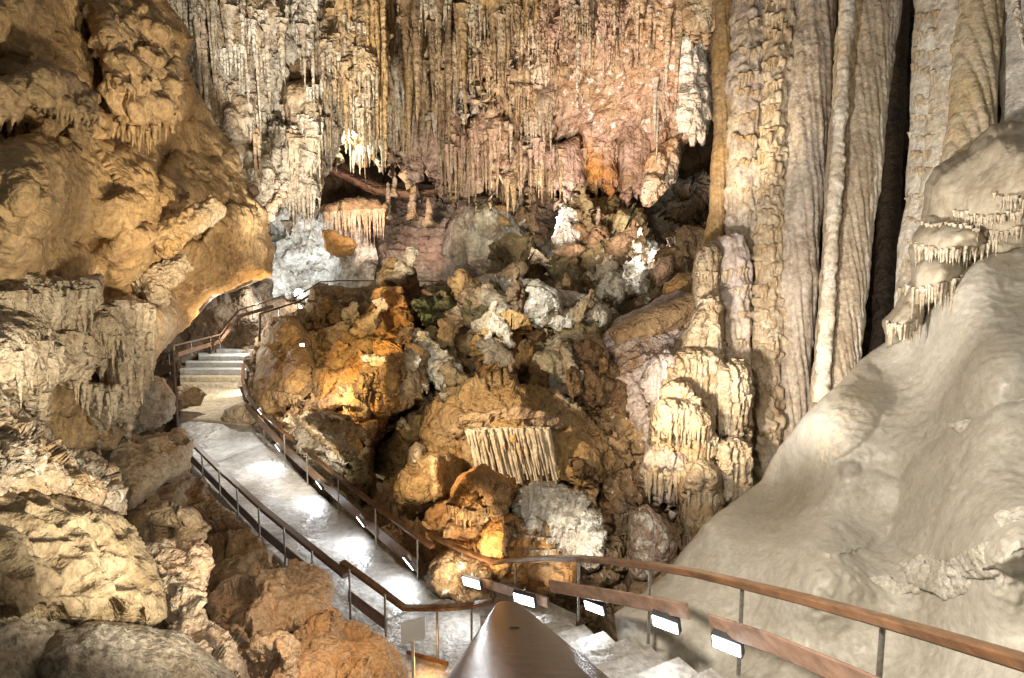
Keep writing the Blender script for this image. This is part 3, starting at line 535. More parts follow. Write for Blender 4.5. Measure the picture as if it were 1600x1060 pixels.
mass('boulder', [(900, 640), (960, 600), (1010, 650), (1040, 740), (1000, 830), (990, 920), (900, 920), (920, 860), (955, 830), (940, 760), (960, 720)], [(950, 620, 18), (1000, 750, 16), (940, 900, 13.5)], rock(BRN, TAN, DK, k=.018, speck=.1), 1.4, rand=(14, 18, 40, .7), styles=CRAG, s=2.6, seed=110, lab='brown jumbled rock in the shade right of the huge boulder', cat='rock')
mass('boulder', [(560, 770), (600, 700), (640, 640), (690, 640), (690, 700), (650, 800), (700, 900), (640, 880), (590, 830)], 19, rock(BRN, OLV, DK, k=.02), 1.2, rand=(10, 16, 34, .6), styles=CRAG, s=3, seed=111, lab='dark rock in the hollow behind the walkway handrail', cat='rock')
mass('boulder', [(665, 905), (672, 880), (700, 862), (740, 868), (770, 890), (780, 940), (740, 950), (690, 945), (660, 935)], 11.9, rock(BRN, TAN, DK, k=.014, speck=.35), .8, styles=ROUGHR, s=2.3, seed=112, lab='dark speckled boulder beside the lamp at the walkway corner', cat='boulder')
mass('boulder', [(530, 760), (555, 690), (585, 700), (590, 760), (560, 800)], 17, rock(BRN, OLV, DK, k=.02), .8, styles=CRAG, s=2.6, seed=113, lab='brown buttress rock at the lower end of the long ridge', cat='rock')
# rock bed that carries the boulders
mass('rubble_floor', [(380, 560), (560, 520), (1180, 520), (1190, 900), (1000, 1010), (560, 1010), (480, 780)], [(500, 600, 26), (1100, 560, 26), (1100, 950, 12.8), (650, 960, 13.4), (800, 700, 21)], rock(BRN, TAN, DK, k=.02), .8, w=30, s=4, styles=CRAG, seed=114, kind='structure')

# broken fragments and drip fringes that knit the heap together
rf = random.Random(31)
FM = [rock(BRN, TAN, DK, k=.022), rock(TAN, BRN, DK, k=.022), rock(OCH, BRN, DK, k=.022), rock(CREAM, GREY, BRN, k=.022, speck=.2), rock(OLV, BRN, DK, k=.022), rock((.3, .2, .1), OCH, DK, k=.022), rock((.15, .1, .06), BRN, DK, k=.022)]
def scatter(n, box, r0, r1, lab, group, seed, lift=.5, mats=FM, elong=2.):
    for i in range(n):
        u, v = rf.uniform(box[0], box[2]), rf.uniform(box[1], box[3]); r = rf.uniform(r0, r1); d = surf(u, v)
        if d is None or d < 11 or (720 < u < 880 and 650 < v < 790) or (670 < u < 880 and 600 < v < 700) or (r > 12 and v < 470 and u < 660): continue
        a0 = rf.uniform(0, 3.14); e = rf.uniform(1, elong); m = 6; P = []
        for j in range(m):
            a = (j + rf.uniform(-.3, .3)) / m * 6.283; q = r * rf.uniform(.7, 1.15); x, y = q * e * math.cos(a), q / e * math.sin(a); P.append((u + x * math.cos(a0) - y * math.sin(a0), v + x * math.sin(a0) + y * math.cos(a0)))
        dr = rf.random() < .45
        t_ = r * d / F; mass('rock_fragment', P, [(u - r * 2, v, d + t_ * rf.uniform(-.6, 1.)), (u + r * 2, v, d + t_ * rf.uniform(-.6, 1.)), (u, v + r * 2, d + t_ * rf.uniform(-.8, .8))], rf.choice(mats), t_ * lift * 1.2, w=r * .35, styles=(('facet', r * 1.6, r * .5), ('facet', r * .7, r * .16), ('drips', (7, 26), 4, 0)) if dr else (('facet', r * 1.6, r * .5), ('facet', r * .7, r * .2)), teeth=(r * .9, 7) if dr else None, rough=2.5, s=2.2, seed=seed + i, lab=lab, cat='rock', group=group)
mass('rock_bulge', [(396, 600), (402, 550), (418, 512), (444, 494), (468, 498), (488, 535), (496, 585), (502, 620), (470, 650), (430, 662), (400, 640)], hug([(410, 540), (450, 520), (470, 600), (420, 620)], .2), rock(TAN, OCH, BRN, k=.025, streak=.3, bump=.5), 1.2, styles=('calm', ('facet', 90, 10), ('fbm', 50, 8), ('drips', (10, 40), 4, 0, 50), ('fbm', 12, 2.5)), s=2.1, seed=65, lab='smooth tan bulge of rock beside the curved handrail, left end of the ochre ridge', cat='rock')
mass('rock_bulge', [(402, 645), (450, 655), (500, 640), (545, 650), (562, 700), (548, 755), (520, 745), (470, 705), (425, 672)], hug([(430, 668), (480, 670), (530, 700)], .2), rock(TAN, OCH, BRN, k=.022, speck=.45, bump=.6, c4=(.75, .7, .6)), .9, styles=(('facet', 50, 7), ('facet', 22, 4), ('fbm', 40, 5)), s=2.1, seed=66, lab='brown rock speckled with white crystals above the walkway kick board', cat='rock')
scatter(20, (505, 450, 660, 700), 14, 30, 'angular brown rock fragment on the long ochre ridge', 'rock fragments on the long ridge', 1500)
scatter(30, (640, 440, 980, 640), 13, 34, 'broken rock fragment in the dark heap above the huge boulder', 'rock fragments in the central heap', 1600)
scatter(16, (610, 640, 1000, 860), 10, 20, 'rock fragment wedged around the huge round topped boulder', 'rock fragments around the huge boulder', 1700)
scatter(14, (760, 310, 1090, 440), 10, 22, 'rock fragment on the far crag with the white patches', 'rock fragments on the far crag', 1800, mats=FM[:5])
for i, (ln, n, L_, r, m) in enumerate([([(440, 560), (485, 575)], 16, 14, 3, 1), ([(410, 610), (470, 620), (500, 600)], 18, 16, 3, 1), ([(560, 600), (610, 640)], 14, 20, 3, 2), ([(800, 835), (860, 842), (905, 825)], 26, 14, 2.6, 3), ([(820, 862), (880, 858)], 16, 14, 2.6, 3), ([(700, 790), (740, 800), (790, 785)], 18, 30, 3, 2), ([(860, 610), (905, 640)], 12, 26, 3.5, 3), ([(690, 700), (720, 700)], 8, 60, 4, 2), ([(900, 660), (940, 690)], 10, 26, 4, 2), ([(660, 600), (700, 625)], 8, 22, 4, 3)]):
    fringe('drip_fringe', ln, n, L_, r, FM[m], 'auto', 1900 + i, cat=None) 
df_ = surf(795, 712) - .35
hb = [q for q in C.objects if 'huge round topped tan' in q.get('label', '')][0]
mass('flowstone_lip', [(695, 672), (725, 648), (790, 638), (850, 642), (884, 662), (872, 690), (835, 684), (800, 692), (760, 686), (730, 698), (702, 694)], hug([(740, 655), (800, 645), (850, 655)], -.5), rock(TAN, (.46, .34, .24), TAN, k=.016, streak=.1), .35, styles=(('terr', 12, 3, -6), ('facet', 40, 6), ('ridge', 30, 4)), rough=5, s=2., seed=102, parent=hb)
for k_, (n_, l_, dd_) in enumerate(((19, 86, 0), (17, 62, -.06), (22, 88, .14), (12, 36, -.12))):
    fringe('flowstone_ribs', [(728, 676), (795, 670), (858, 672)], n_, l_, (3.9, 3.2, 4.2, 2.8)[k_], rock((.66, .6, .5), CREAM, TAN, k=.016, streak=.4, bump=.3), hb, 1021 + k_, lean=.22, taper=2.5, depth=df_ + dd_, sag=.3, fat=(.35, .12, .35, .1)[k_], even=k_ in (0, 2))
mMOSS = rock((.1, .13, .05), OLV, DK, k=.025, c4=(.2, .22, .12), speck=.1)
mass('mossy_rock', [(645, 475), (668, 450), (705, 442), (728, 462), (715, 492), (680, 502), (655, 495)], hug([(665, 470), (700, 460), (700, 485)], -.1), mMOSS, .6, styles=CRAG, s=2.3, seed=2201, lab='rock greened by algae below the far thin handrail', cat='rock')
# ------------------------------------------------------------------ right: pink slope, buttress, columns
mBUT = rock(CREAM, TAN, BRN, k=.018, streak=.35, fine=4); mLIL = rock(LILAC, CREAM, BRN, k=.018, streak=.2, speck=.3)
mass('rock_slope', [(938, 535), (965, 500), (1010, 478), (1060, 455), (1088, 460), (1100, 540), (1080, 640), (1040, 720), (1015, 735), (1000, 690), (975, 640), (955, 600)], [(940, 540, 18.5), (1090, 480, 19.5), (1020, 720, 15.5)], rock(LILAC, BRN, BRN, k=.02, streak=.2, c4=LILAC, speck=.2), 1.2,
     styles=(('flute', (10, 60), 5, 58), ('ridge', 34, 5), ('fbm', 8, 1.5)), tints=((1010, 640, 30, 90, .9), (960, 540, 30, 20, .7)), s=2.3, seed=121, lab='lilac pink slanting rock slope left of the cream dripstone buttress', cat='rock')
mass('rock_sheet', [(950, 515), (1000, 488), (1088, 455), (1110, 480), (1060, 520), (1000, 540), (960, 550)], 18, rock(TAN, BRN, BRN, k=.02), .8, styles=(('fbm', 50, 6), ('fbm', 12, 2)), s=2.8, seed=122, lab='smooth brown rock sheet topping the lilac slope', cat='rock')
mass('flowstone_boss', [(1030, 480), (1040, 445), (1060, 428), (1085, 430), (1090, 470), (1060, 485)], 21, rock(ORG, OCH, BRN, k=.022, streak=.4), .8, styles=('calm', ('flute', (7, 80), 4, 30),), s=2.4, seed=123, lab='small orange ribbed dome between the crag and the buttress', cat='flowstone')
mass('boulder', [(1015, 450), (1030, 390), (1060, 370), (1110, 350), (1120, 440), (1080, 440), (1030, 480)], 27, rock(BRN, TAN, DK, k=.028), 1.4, rand=(6, 18, 34, .6), styles=CRAG, s=3, seed=124, lab='dark brown rock left of the yellow column foot', cat='rock')
mass('boulder', [(1020, 430), (1030, 405), (1050, 400), (1052, 425), (1040, 440), (1025, 445)], 24, rock(ORG, PINK, BRN, k=.025), .5, styles=(('fbm', 20, 4),), s=2.4, seed=125, lab='small peach coloured block beside the white crag', cat='boulder')
# buttress (cone then tiers of drapery)
BUT = (('flute', (8, 80), 10), ('fbm', 60, 6), ('drips', (12, 50), 3))
def tier(poly, d, seed, lab, teeth=(60, 9), mat=None, bulge=.9, lobes=(), st=BUT):
    return mass('dripstone_tier', poly, d, mat or mBUT, bulge, styles=st, teeth=teeth, s=1.8, seed=seed, parent=but, lobes=lobes)
but = mass('dripstone_buttress', [(1095, 400), (1118, 390), (1135, 440), (1150, 540), (1160, 640), (1165, 720), (1150, 800), (1120, 840), (1090, 840), (1068, 800), (1050, 760), (1030, 722), (1030, 640), (1040, 580), (1065, 520), (1085, 480)],
     [(1100, 400, 18.5), (1150, 640, 16.2), (1040, 700, 15.9), (1100, 830, 15.)], mBUT, .6, styles=BUT, s=2.2, seed=131, lab='cream dripstone buttress of stacked drapery tiers left of the columns', cat='dripstone')
tier([(1088, 470), (1084, 430), (1092, 395), (1116, 380), (1122, 400), (1122, 470), (1100, 480)], 17.2, 301, '', (26, 9))
tier([(1060, 560), (1070, 520), (1090, 480), (1112, 455), (1128, 480), (1132, 560), (1100, 570)], 16.0, 302, '', (24, 8), st=(('fbm', 40, 5), ('tube', (8, 40), 5), ('fbm', 7, 1)))
tier([(1032, 600), (1045, 560), (1075, 545), (1110, 550), (1128, 560), (1130, 640), (1100, 650), (1060, 640)], 15.4, 303, '', (70, 9))
tier([(1030, 640), (1036, 605), (1060, 592), (1080, 600), (1085, 640), (1060, 660)], 14.7, 304, '', (40, 8), lobes=((1045, 612, 16, 14, 0, .2), (1072, 615, 14, 14, 0, .2)))
tier([(1016, 690), (1020, 640), (1045, 622), (1085, 628), (1112, 650), (1116, 700), (1080, 715), (1040, 712)], 14.1, 305, '', (66, 9), lobes=((1038, 645, 20, 18, 0, .25), (1068, 645, 18, 18, 0, .25), (1096, 662, 18, 18, 0, .25)))
tier([(1006, 735), (1012, 705), (1040, 700), (1070, 715), (1075, 750), (1045, 755), (1015, 745)], 13.6, 306, '', (56, 10), rock(CREAM, LILAC, BRN, k=.015, streak=.3), .6, ((1030, 715, 16, 14, 0, .2), (1055, 722, 14, 14, 0, .2)))
tier([(1062, 760), (1070, 725), (1100, 715), (1125, 740), (1128, 790), (1112, 840), (1080, 860), (1070, 830)], 13.3, 307, '', (12, 8), rock(TAN, CREAM, BRN, k=.015), .8, ((1095, 745, 28, 26, 0, .4), (1095, 800, 24, 28, 0, .3)), (('fbm', 40, 6), ('lump', 18, 5), ('tube', (8, 40), 4)))
TIER = ('calm', ('drips', (9, 46), 6), ('terr', 46, 3.5), ('fbm', 50, 4), ('flute', (6.5, 40), 4))
BARK = ('calm', ('flute', (9, 300), 3.4), ('flute', (6, 60), 1.8), ('fbm', 12, 1.2), ('fbm', 70, 3))
tier([(1120, 575), (1150, 560), (1172, 575), (1174, 660), (1150, 680), (1122, 668)], 15.0, 308, '', (60, 9))
tier([(1000, 600), (1020, 560), (1045, 545), (1062, 570), (1055, 640), (1025, 650)], 15.3, 309, '', (56, 9), rock(CREAM, LILAC, BRN, k=.016, streak=.3), .7)
tier([(1118, 690), (1148, 680), (1175, 695), (1172, 770), (1145, 790), (1122, 770)], 14.0, 310, '', (46, 9))
mBF = rock(CREAM, TAN, BRN, k=.016, bump=.3, streak=.3, fine=4)
for i, (ln, n, L_, r) in enumerate([([(1090, 470), (1122, 470)], 9, 22, 3.2), ([(1062, 556), (1095, 566), (1128, 556)], 18, 26, 3.4), ([(1090, 430), (1118, 425)], 7, 18, 3), ([(1036, 622), (1062, 640), (1085, 640)], 12, 50, 3.6), ([(1058, 600), (1095, 628), (1126, 630)], 16, 70, 4), ([(1020, 690), (1045, 700), (1080, 702), (1112, 696)], 22, 52, 4), ([(1008, 732), (1040, 742), (1072, 742)], 16, 44, 4.2), ([(1020, 660), (1060, 668), (1108, 670)], 20, 28, 3.4), ([(1075, 770), (1120, 775)], 10, 24, 3.6), ([(1040, 580), (1080, 585), (1120, 590)], 16, 34, 3.4)]):
    fringe('drip_row', ln, n, L_, r, mBF, but, 320 + i, cl=4)
def column(pts, mat, lab, seed, st=TIER, flat=1., **kw):
    return tubes('column', pts, mat, st, seed, flat=flat, vs=2.3, lab=lab, cat='column', ends=False, **kw)
column([(1128, -150, 15, 19), (1131, 0, 13, 19), (1128, 200, 12, 18.6), (1118, 360, 11, 18.2), (1106, 430, 22, 18)], rock(OCH, TAN, BRN, k=.02, bump=.3, streak=.7), 'thin yellow column leaning beside the cream columns', 141, ('calm', ('flute', (6, 260), 3.5), ('fbm', 50, 3), ('fbm', 10, 1)))
column([(1150, -150, 12, 20), (1150, 380, 12, 19)], rock(BRN, TAN, DK, k=.02, bump=.3, streak=.5), 'dark ribbed column in the gap behind the thin yellow one', 142, TIER)
column([(1180, -150, 25, 18.5), (1173, 0, 24, 18.4), (1168, 200, 23, 18), (1164, 390, 22, 17.6), (1162, 520, 20, 17.2)], rock(LILAC, CREAM, BRN, k=.02, bump=.3, streak=.3), 'knobbly lilac cream column with stacked rings, second from the left', 143, TIER, wob=.1)
column([(1138, 374, 16, 16.8), (1142, 400, 25, 16.6), (1144, 520, 21, 16.2), (1150, 640, 24, 15.6), (1155, 760, 22, 15), (1145, 860, 28, 14)], rock(CREAM, LILAC, OCH, k=.018, bump=.3, streak=.35), 'stout ringed column with a flat broken top, in front of the others', 144, TIER, wob=.16)
column([(1228, -150, 19, 17), (1221, 0, 18, 17), (1211, 200, 17, 16.6), (1205, 330, 18, 16.3), (1202, 480, 19, 15.9), (1196, 600, 24, 15.4), (1196, 720, 22, 14.8), (1180, 830, 26, 14)], rock(CREAM, TAN, BRN, k=.018, bump=.3, streak=.3), 'cream column covered in small hanging scales like palm bark', 145, ('calm', ('drips', (8, 26), 8), ('fbm', 50, 6), ('flute', (6, 30), 2)), wob=.12)
column([(1282, -150, 30, 16.8), (1271, 0, 29, 16.8), (1254, 300, 27, 16.2), (1238, 560, 24, 15.6), (1226, 740, 24, 15), (1210, 850, 30, 14)], rock((.52, .46, .39), (.44, .38, .31), BRN, k=.018, bump=.3, streak=.6), 'wide pinkish grey column with vertical grooves right of the scaly one', 146, ('calm', ('flute', (10, 900), 6), ('flute', (5, 200), 1.5), ('fbm', 70, 4), ('fbm', 12, .8)), wob=.08)
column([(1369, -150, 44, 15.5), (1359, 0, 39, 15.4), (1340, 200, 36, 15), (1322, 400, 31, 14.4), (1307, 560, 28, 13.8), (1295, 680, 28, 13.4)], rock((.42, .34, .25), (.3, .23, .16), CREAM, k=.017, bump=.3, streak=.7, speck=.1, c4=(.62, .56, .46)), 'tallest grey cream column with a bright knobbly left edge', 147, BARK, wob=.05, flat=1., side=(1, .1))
column([(1334, -150, 9, 14.7), (1325, 0, 8, 14.6), (1309, 250, 7, 14.2), (1295, 450, 7, 13.7), (1283, 640, 9, 13.1)], rock(WHITE, CREAM, TAN, k=.017, bump=.3), 'narrow white knobbly rib standing out on the tallest column', 148, ('calm', ('lump', 8, 3), ('fbm', 20, 3), ('drips', (7, 20), 2)))
column([(1412, -150, 12, 22), (1396, 200, 12, 22), (1372, 620, 12, 20)], rock((.04, .035, .03), DK, DK, k=.025), 'dark unlit column in the black gap', 149, BARK)  # near-black colour stands in for the shade of the gap
column([(1474, -150, 27, 14.4), (1463, 0, 25, 14.3), (1448, 250, 22, 14), (1432, 420, 22, 13.6), (1418, 560, 24, 13)], rock(WHITE, CREAM, BRN, k=.017, bump=.3, streak=.4), 'whitish column with peeling rings right of the black gap', 150, ('calm', ('fbm', 60, 3), ('flute', (12, 200), 4), ('drips', (12, 60), 2, 0, 60)))
column([(1500, -150, 24, 13.9), (1490, 0, 22, 13.9), (1476, 200, 20, 13.6), (1462, 340, 22, 13.3)], rock(CREAM, WHITE, TAN, k=.017, bump=.3, streak=.4), 'smooth pale column beside the yellow striped one', 151, ('calm', ('flute', (12, 300), 4), ('fbm', 30, 3)))
column([(1540, -150, 28, 13.6), (1531, 0, 26, 13.5), (1514, 200, 25, 13), (1492, 330, 26, 12.6)], rock((.5, .4, .24), CREAM, OCH, k=.016, bump=.3, streak=.5), 'yellow striped column standing on the flowstone shoulder', 152, ('calm', ('flute', (13, 400), 7), ('fbm', 60, 3)))
column([(1612, -150, 34, 13.2), (1604, 0, 32, 13.2), (1594, 120, 26, 13), (1594, 230, 26, 12.6)], rock(GREY, WHITE, BRN, k=.016, bump=.3), 'grey white column at the right edge of the picture', 153, ('calm', ('fbm', 40, 3), ('fbm', 14, 1.5)))
column([(1588, -60, 5, 11.4), (1586, 0, 5, 11.4), (1594, 50, 4, 11.4), (1606, 90, 4, 11.4)], mWHT, 'thin white curved stalactite in the top right corner', 154, (('fbm', 20, 1),))
rc = random.Random(3)
for o_ in [q for q in C.objects if q.name.startswith('column')]:
    i_ = int([k_ for k_, w_ in enumerate(('second from', 'flat broken', 'palm bark', 'peeling')) if w_ in o_.get('label', '')][0]) if any(w_ in o_.get('label', '') for w_ in ('second from', 'flat broken', 'palm bark', 'peeling')) else -1
    if i_ < 0: continue
    u0, r0_, va, vb_ = [(1170, 20, 0, 360), (1146, 20, 420, 780), (1208, 15, 0, 700), (1450, 18, 20, 420)][i_]
    v_ = va
    while v_ < vb_:
        uu = u0 + [-.02, .02, -.024, -.05][i_] * (v_ - va); fringe('drip_row', [(uu - r0_, v_ + rc.uniform(-8, 8)), (uu, v_ + 5), (uu + r0_, v_ + rc.uniform(-8, 8))], 8, rc.uniform(14, 30), 3.2, mBF, o_, int(v_), cl=3); v_ += rc.uniform(22, 46)
mass('rock_wall', [(1140, -200), (1860, -200), (1860, 620), (1400, 640), (1300, 700), (1160, 860), (1120, 500)], [(1150, 0, 28), (1700, 0, 27), (1300, 650, 24)], rock((.03, .025, .02), DK, (.02, .015, .01), k=.03), .8, w=40, s=5, styles=CRAG, seed=155, lab='recess wall behind the tall columns, its shade painted black', cat='rock wall')  # darkness of the recess painted in as near-black rock
# flowstone shoulder at the right edge
FLOW = ('calm', ('fbm', 120, 14), ('fbm', 30, 2.5), ('wave', 7, .5, 20), ('fbm', 8, .9))
mFLO = rock((.46, .41, .32), MUD, BRN, k=.012, streak=.1, bump=.12, con=.4, fine=8, gl=.2, rough=.6, c4=CREAM)
mass('flowstone', [(1442, 300), (1460, 265), (1500, 240), (1545, 200), (1580, 190), (1760, 170), (1780, 400), (1640, 380), (1560, 400), (1520, 440), (1470, 500), (1440, 520), (1385, 545), (1380, 500), (1400, 470), (1425, 440), (1420, 390), (1440, 350)],
     [(1450, 300, 12.2), (1700, 200, 9.5), (1400, 530, 12.2), (1620, 400, 10)], mFLO, 1.6, lobes=((1540, 290, 110, 70, -20, .9), (1600, 345, 90, 36, 5, .5), (1478, 365, 60, 30, 5, 1.0), (1450, 440, 60, 34, -20, 1.0), (1410, 500, 40, 34, -25, .8)), styles=FLOW, s=2.8, seed=161, lab='mushroom like flowstone shoulder above the mud slope at the right', cat='flowstone')
sh = [q for q in C.objects if 'shoulder above' in q.get('label', '')][0]
for i, (ln, n, L_) in enumerate([([(1424, 380), (1470, 392), (1530, 388), (1560, 372)], 34, 26), ([(1404, 450), (1440, 452), (1495, 440), (1520, 425)], 26, 40), ([(1386, 505), (1410, 512), (1440, 500)], 14, 30), ([(1490, 330), (1540, 342), (1600, 330)], 26, 14), ([(1500, 352), (1560, 366), (1600, 356)], 22, 16), ([(1550, 305), (1600, 312)], 12, 22), ([(1440, 350), (1490, 352), (1530, 350)], 18, 12)]):
    fringe('drip_fringe', ln, n, L_, 2.6, rock(CREAM, MUD, BRN, k=.012, streak=.2, bump=.4), sh, 170 + i, off=-.06, cl=3)
# mud slope
MUDS = ('calm', ('fbm', 260, 16), ('fbm', 90, 5), ('fbm', 14, 1.6, 0, 130), ('fbm', 8, 2.2, 0, 75), ('ridge', 16, 1.6, 0, 95))
mass('mud_slope', [(1040, 900), (1062, 868), (1100, 820), (1150, 780), (1190, 750), (1215, 700), (1265, 640), (1310, 600), (1345, 562), (1390, 530), (1440, 500), (1480, 450), (1530, 400), (1620, 365), (1780, 340), (1900, 1250), (1000, 1250), (960, 960)],
     [(1060, 870, 9.5), (1200, 745, 12), (1380, 540, 12.6), (1600, 380, 10), (1780, 400, 7.5), (1600, 620, 7.6), (1350, 780, 9.4), (1600, 900, 5.6), (1300, 920, 7.2), (1060, 1000, 8.2), (1200, 1200, 5.6), (1700, 1200, 4)], rock((.5, .475, .415), (.42, .395, .335), (.33, .29, .22), k=.0095, streak=.0, bump=.14, con=.5, fine=7, big=230, gl=.35, rough=.5, c4=CREAM), 1.0, w=90, s=2.8, rough=1.,
     lobes=((1330, 800, 90, 60, -25, .3), (1600, 760, 220, 130, -20, .45), (1310, 640, 60, 90, 30, .25), (1328, 738, 20, 16, 0, .3), (1290, 760, 34, 14, -30, .15)), styles=MUDS, tints=((1330, 620, 60, 90, .5), (1300, 690, 40, 60, .5)), seed=181, lab='huge smooth beige mud covered slope behind the right handrail', cat='rock slope')
for i, (poly, d) in enumerate([([(1480, 880), (1540, 850), (1560, 880), (1590, 870), (1600, 890), (1560, 905), (1500, 900)], 5.7), ([(1400, 880), (1440, 865), (1500, 880), (1540, 900), (1520, 925), (1480, 935), (1420, 910)], 5.9), ([(1555, 800), (1600, 790), (1640, 810), (1630, 840), (1590, 830), (1560, 825)], 5.5), ([(1360, 905), (1390, 900), (1440, 915), (1450, 930), (1400, 930)], 6.1), ([(1480, 660), (1520, 655), (1530, 670), (1500, 680)], 7.6)]):
    mass('mud_crust', poly, hug([(min(x, 1590), y) for x, y in poly], .04), rock((.46, .43, .36), (.5, .475, .415), (.33, .29, .22), k=.0095, streak=.0, bump=.3), .04, rough=6, styles=('calm', ('facet', 30, 5), ('facet', 14, 2), ('fbm', 9, 1.5)), s=2, seed=190 + i, lab='peeling mud crust on the beige slope, %s' % ('small flake at the far right above the handrail', 'largest patch above the handrail', 'patch near the right edge above the stripe', 'leftmost low patch above the handrail', 'small patch high on the slope')[i], cat='mud crust')
# ------------------------------------------------------------------ left wall
mWALL = rock((.45, .32, .17), (.36, .24, .11), BRN, k=.013, streak=.2, fine=4.5, big=90, bump=.4, gl=.15, c4=CREAM)
mWALY = rock((.42, .3, .15), TAN, BRN, k=.013, streak=.3, fine=4.5, bump=.4, gl=.15)
mPALE = rock(CREAM, (.5, .41, .28), BRN, k=.012, streak=.25, fine=4.5, bump=.8)
wall = mass('rock_wall', [(-220, -200), (262, -200), (262, 0), (300, 60), (290, 90), (310, 145), (345, 200), (370, 240), (390, 300), (418, 330), (428, 390), (424, 432), (380, 442), (330, 462), (290, 505), (250, 545), (215, 600), (205, 650), (180, 700), (-220, 740)],
     [(-100, 0, 7.5), (260, 0, 13), (350, 230, 17), (425, 400, 19), (300, 480, 16), (0, 300, 7.5), (200, 620, 11), (-100, 650, 6.5), (180, 350, 10.5)], mWALL, 1.6, w=70,
     lobes=((60, 80, 120, 110, 20, .8), (95, 190, 70, 34, 0, 1.), (225, 130, 50, 90, -20, 1.), (200, 60, 60, 60, 0, .8), (270, 150, 30, 50, 0, .8), (90, 300, 150, 95, 5, 1.3), (60, 420, 130, 80, 10, 1.2), (190, 400, 70, 60, 30, .9), (300, 290, 60, 60, 0, .9), (290, 215, 60, 26, 10, .6), (370, 380, 55, 60, 0, 1.), (310, 430, 80, 50, -20, 1.), (60, 560, 130, 90, 0, 1.), (190, 500, 50, 50, 0, 1.)),
     rand=(40, 14, 40, .35), styles=('calm', ('facet', 130, 16, 0, 220), ('fbm', 90, 14), ('fbm', 34, 6), ('drips', (16, 44), 7, 0, 120), ('facet', 40, 5, 0, 110), ('ridge', 30, 3, 0, 90), ('fbm', 13, 2.2)), s=2.1, warp=16, seed=201, lab='great ochre rock wall overhanging the walkway at the left', cat='rock wall')
def onwall(name, poly, d, mat, bulge, styles, lab, seed, **kw):
    c = np.array(poly, float); m = c.mean(0); q = [tuple(m + (p - m) * .7) for p in c[::2]]
    return mass(name, poly, hug([(max(a, -60), max(b, -60)) for a, b in q], .12), mat, bulge, styles=styles, s=2., seed=seed, parent=wall, **kw)
onwall('flowstone', [(125, 20), (170, 0), (230, 10), (262, 40), (280, 80), (285, 130), (290, 160), (270, 200), (250, 185), (215, 215), (190, 190), (170, 195), (155, 120)], [(140, 30, 9.5), (280, 100, 12), (200, 200, 10.5)], mWALY, .7, (('drips', (16, 38), 10), ('lump', 22, 4), ('fbm', 9, 1.5)), '', 202, teeth=(16, 14), lobes=((180, 60, 40, 30, 20, .4), (220, 110, 44, 28, 20, .5), (230, 160, 36, 30, 0, .5), (265, 130, 22, 34, 0, .5), (180, 130, 30, 50, 0, .4)))
onwall('drapery', [(-40, 110), (20, 120), (60, 90), (110, 110), (150, 150), (155, 185), (120, 185), (80, 175), (45, 165), (25, 190), (-40, 195)], [(0, 150, 7.6), (150, 160, 9.6), (60, 90, 8.5)], mWALY, .6, (('drips', (10, 40), 5), ('fbm', 40, 6), ('fbm', 9, 1.2)), '', 203, teeth=(14, 11))
onwall('drapery', [(-40, 440), (40, 430), (110, 440), (160, 430), (150, 500), (150, 560), (130, 580), (90, 590), (60, 610), (20, 600), (-40, 590)], [(0, 500, 6.9), (150, 500, 9), (60, 600, 7.3)], mPALE, .6, (('flute', (17, 120), 12), ('drips', (14, 60), 6), ('fbm', 40, 4)), '', 204, teeth=(46, 18))
onwall('drapery', [(140, 490), (165, 470), (205, 465), (240, 480), (245, 530), (235, 590), (215, 620), (190, 625), (165, 610), (148, 560)], [(150, 500, 9), (240, 500, 10), (190, 620, 9.2)], mPALE, .6, (('flute', (13, 200), 11), ('fbm', 40, 5)), '', 205, teeth=(30, 14), lobes=((195, 500, 45, 34, 0, .4),))
onwall('drapery', [(120, 600), (200, 600), (210, 640), (190, 660), (165, 665), (130, 640)], 8.8, mPALE, .4, (('tube', (9, 60), 6), ('fbm', 30, 4)), '', 206, teeth=(50, 12))
onwall('arch_rim', [(215, 520), (235, 470), (265, 430), (310, 405), (370, 395), (420, 400), (427, 430), (385, 446), (335, 466), (294, 508), (254, 548), (228, 595), (205, 610)], [(220, 580, 11.6), (300, 480, 14.8), (420, 430, 18)], rock((.56, .38, .2), CREAM, OCH, k=.016, streak=.2, bump=.4), .6, ('calm', ('flute', (16, 60), 5, -35), ('fbm', 40, 6), ('fbm', 12, 2)), '', 207)
for i, (ln, n, L_, r, cl) in enumerate([([(-30, 470), (40, 462), (110, 470), (150, 462)], 17, 120, 9, 10), ([(-20, 540), (60, 545), (130, 520)], 12, 70, 7, 12), ([(150, 490), (190, 478), (238, 490)], 11, 115, 7, 6), ([(160, 560), (200, 570), (232, 550)], 7, 60, 6, 8), ([(150, 610), (185, 618)], 5, 80, 5, 4), ([(85, 165), (120, 178), (154, 182)], 12, 26, 4, 3), ([(-30, 185), (10, 188), (28, 186)], 6, 30, 4.5, 3), ([(175, 190), (205, 196), (262, 190)], 14, 34, 4, 6), ([(160, 110), (190, 130), (240, 125)], 12, 34, 4.5, 8), ([(170, 60), (215, 70), (250, 75)], 10, 26, 4, 8), ([(200, 205), (245, 205)], 8, 26, 4, 4), ([(290, 255), (330, 280)], 7, 20, 3.5, 4), ([(140, 420), (160, 424)], 4, 24, 3.5, 3), ([(0, 445), (60, 448), (140, 448)], 22, 22, 3.5, 8), ([(165, 525), (232, 520)], 9, 40, 5, 6), ([(115, 600), (140, 600)], 5, 40, 4, 4)]):
    fringe('drapery_fold', ln, n, L_, r, mPALE if i in (0, 1, 2, 3, 4, 13, 14, 15) else mWALY, wall, 240 + i, cl=cl, sag=.8)
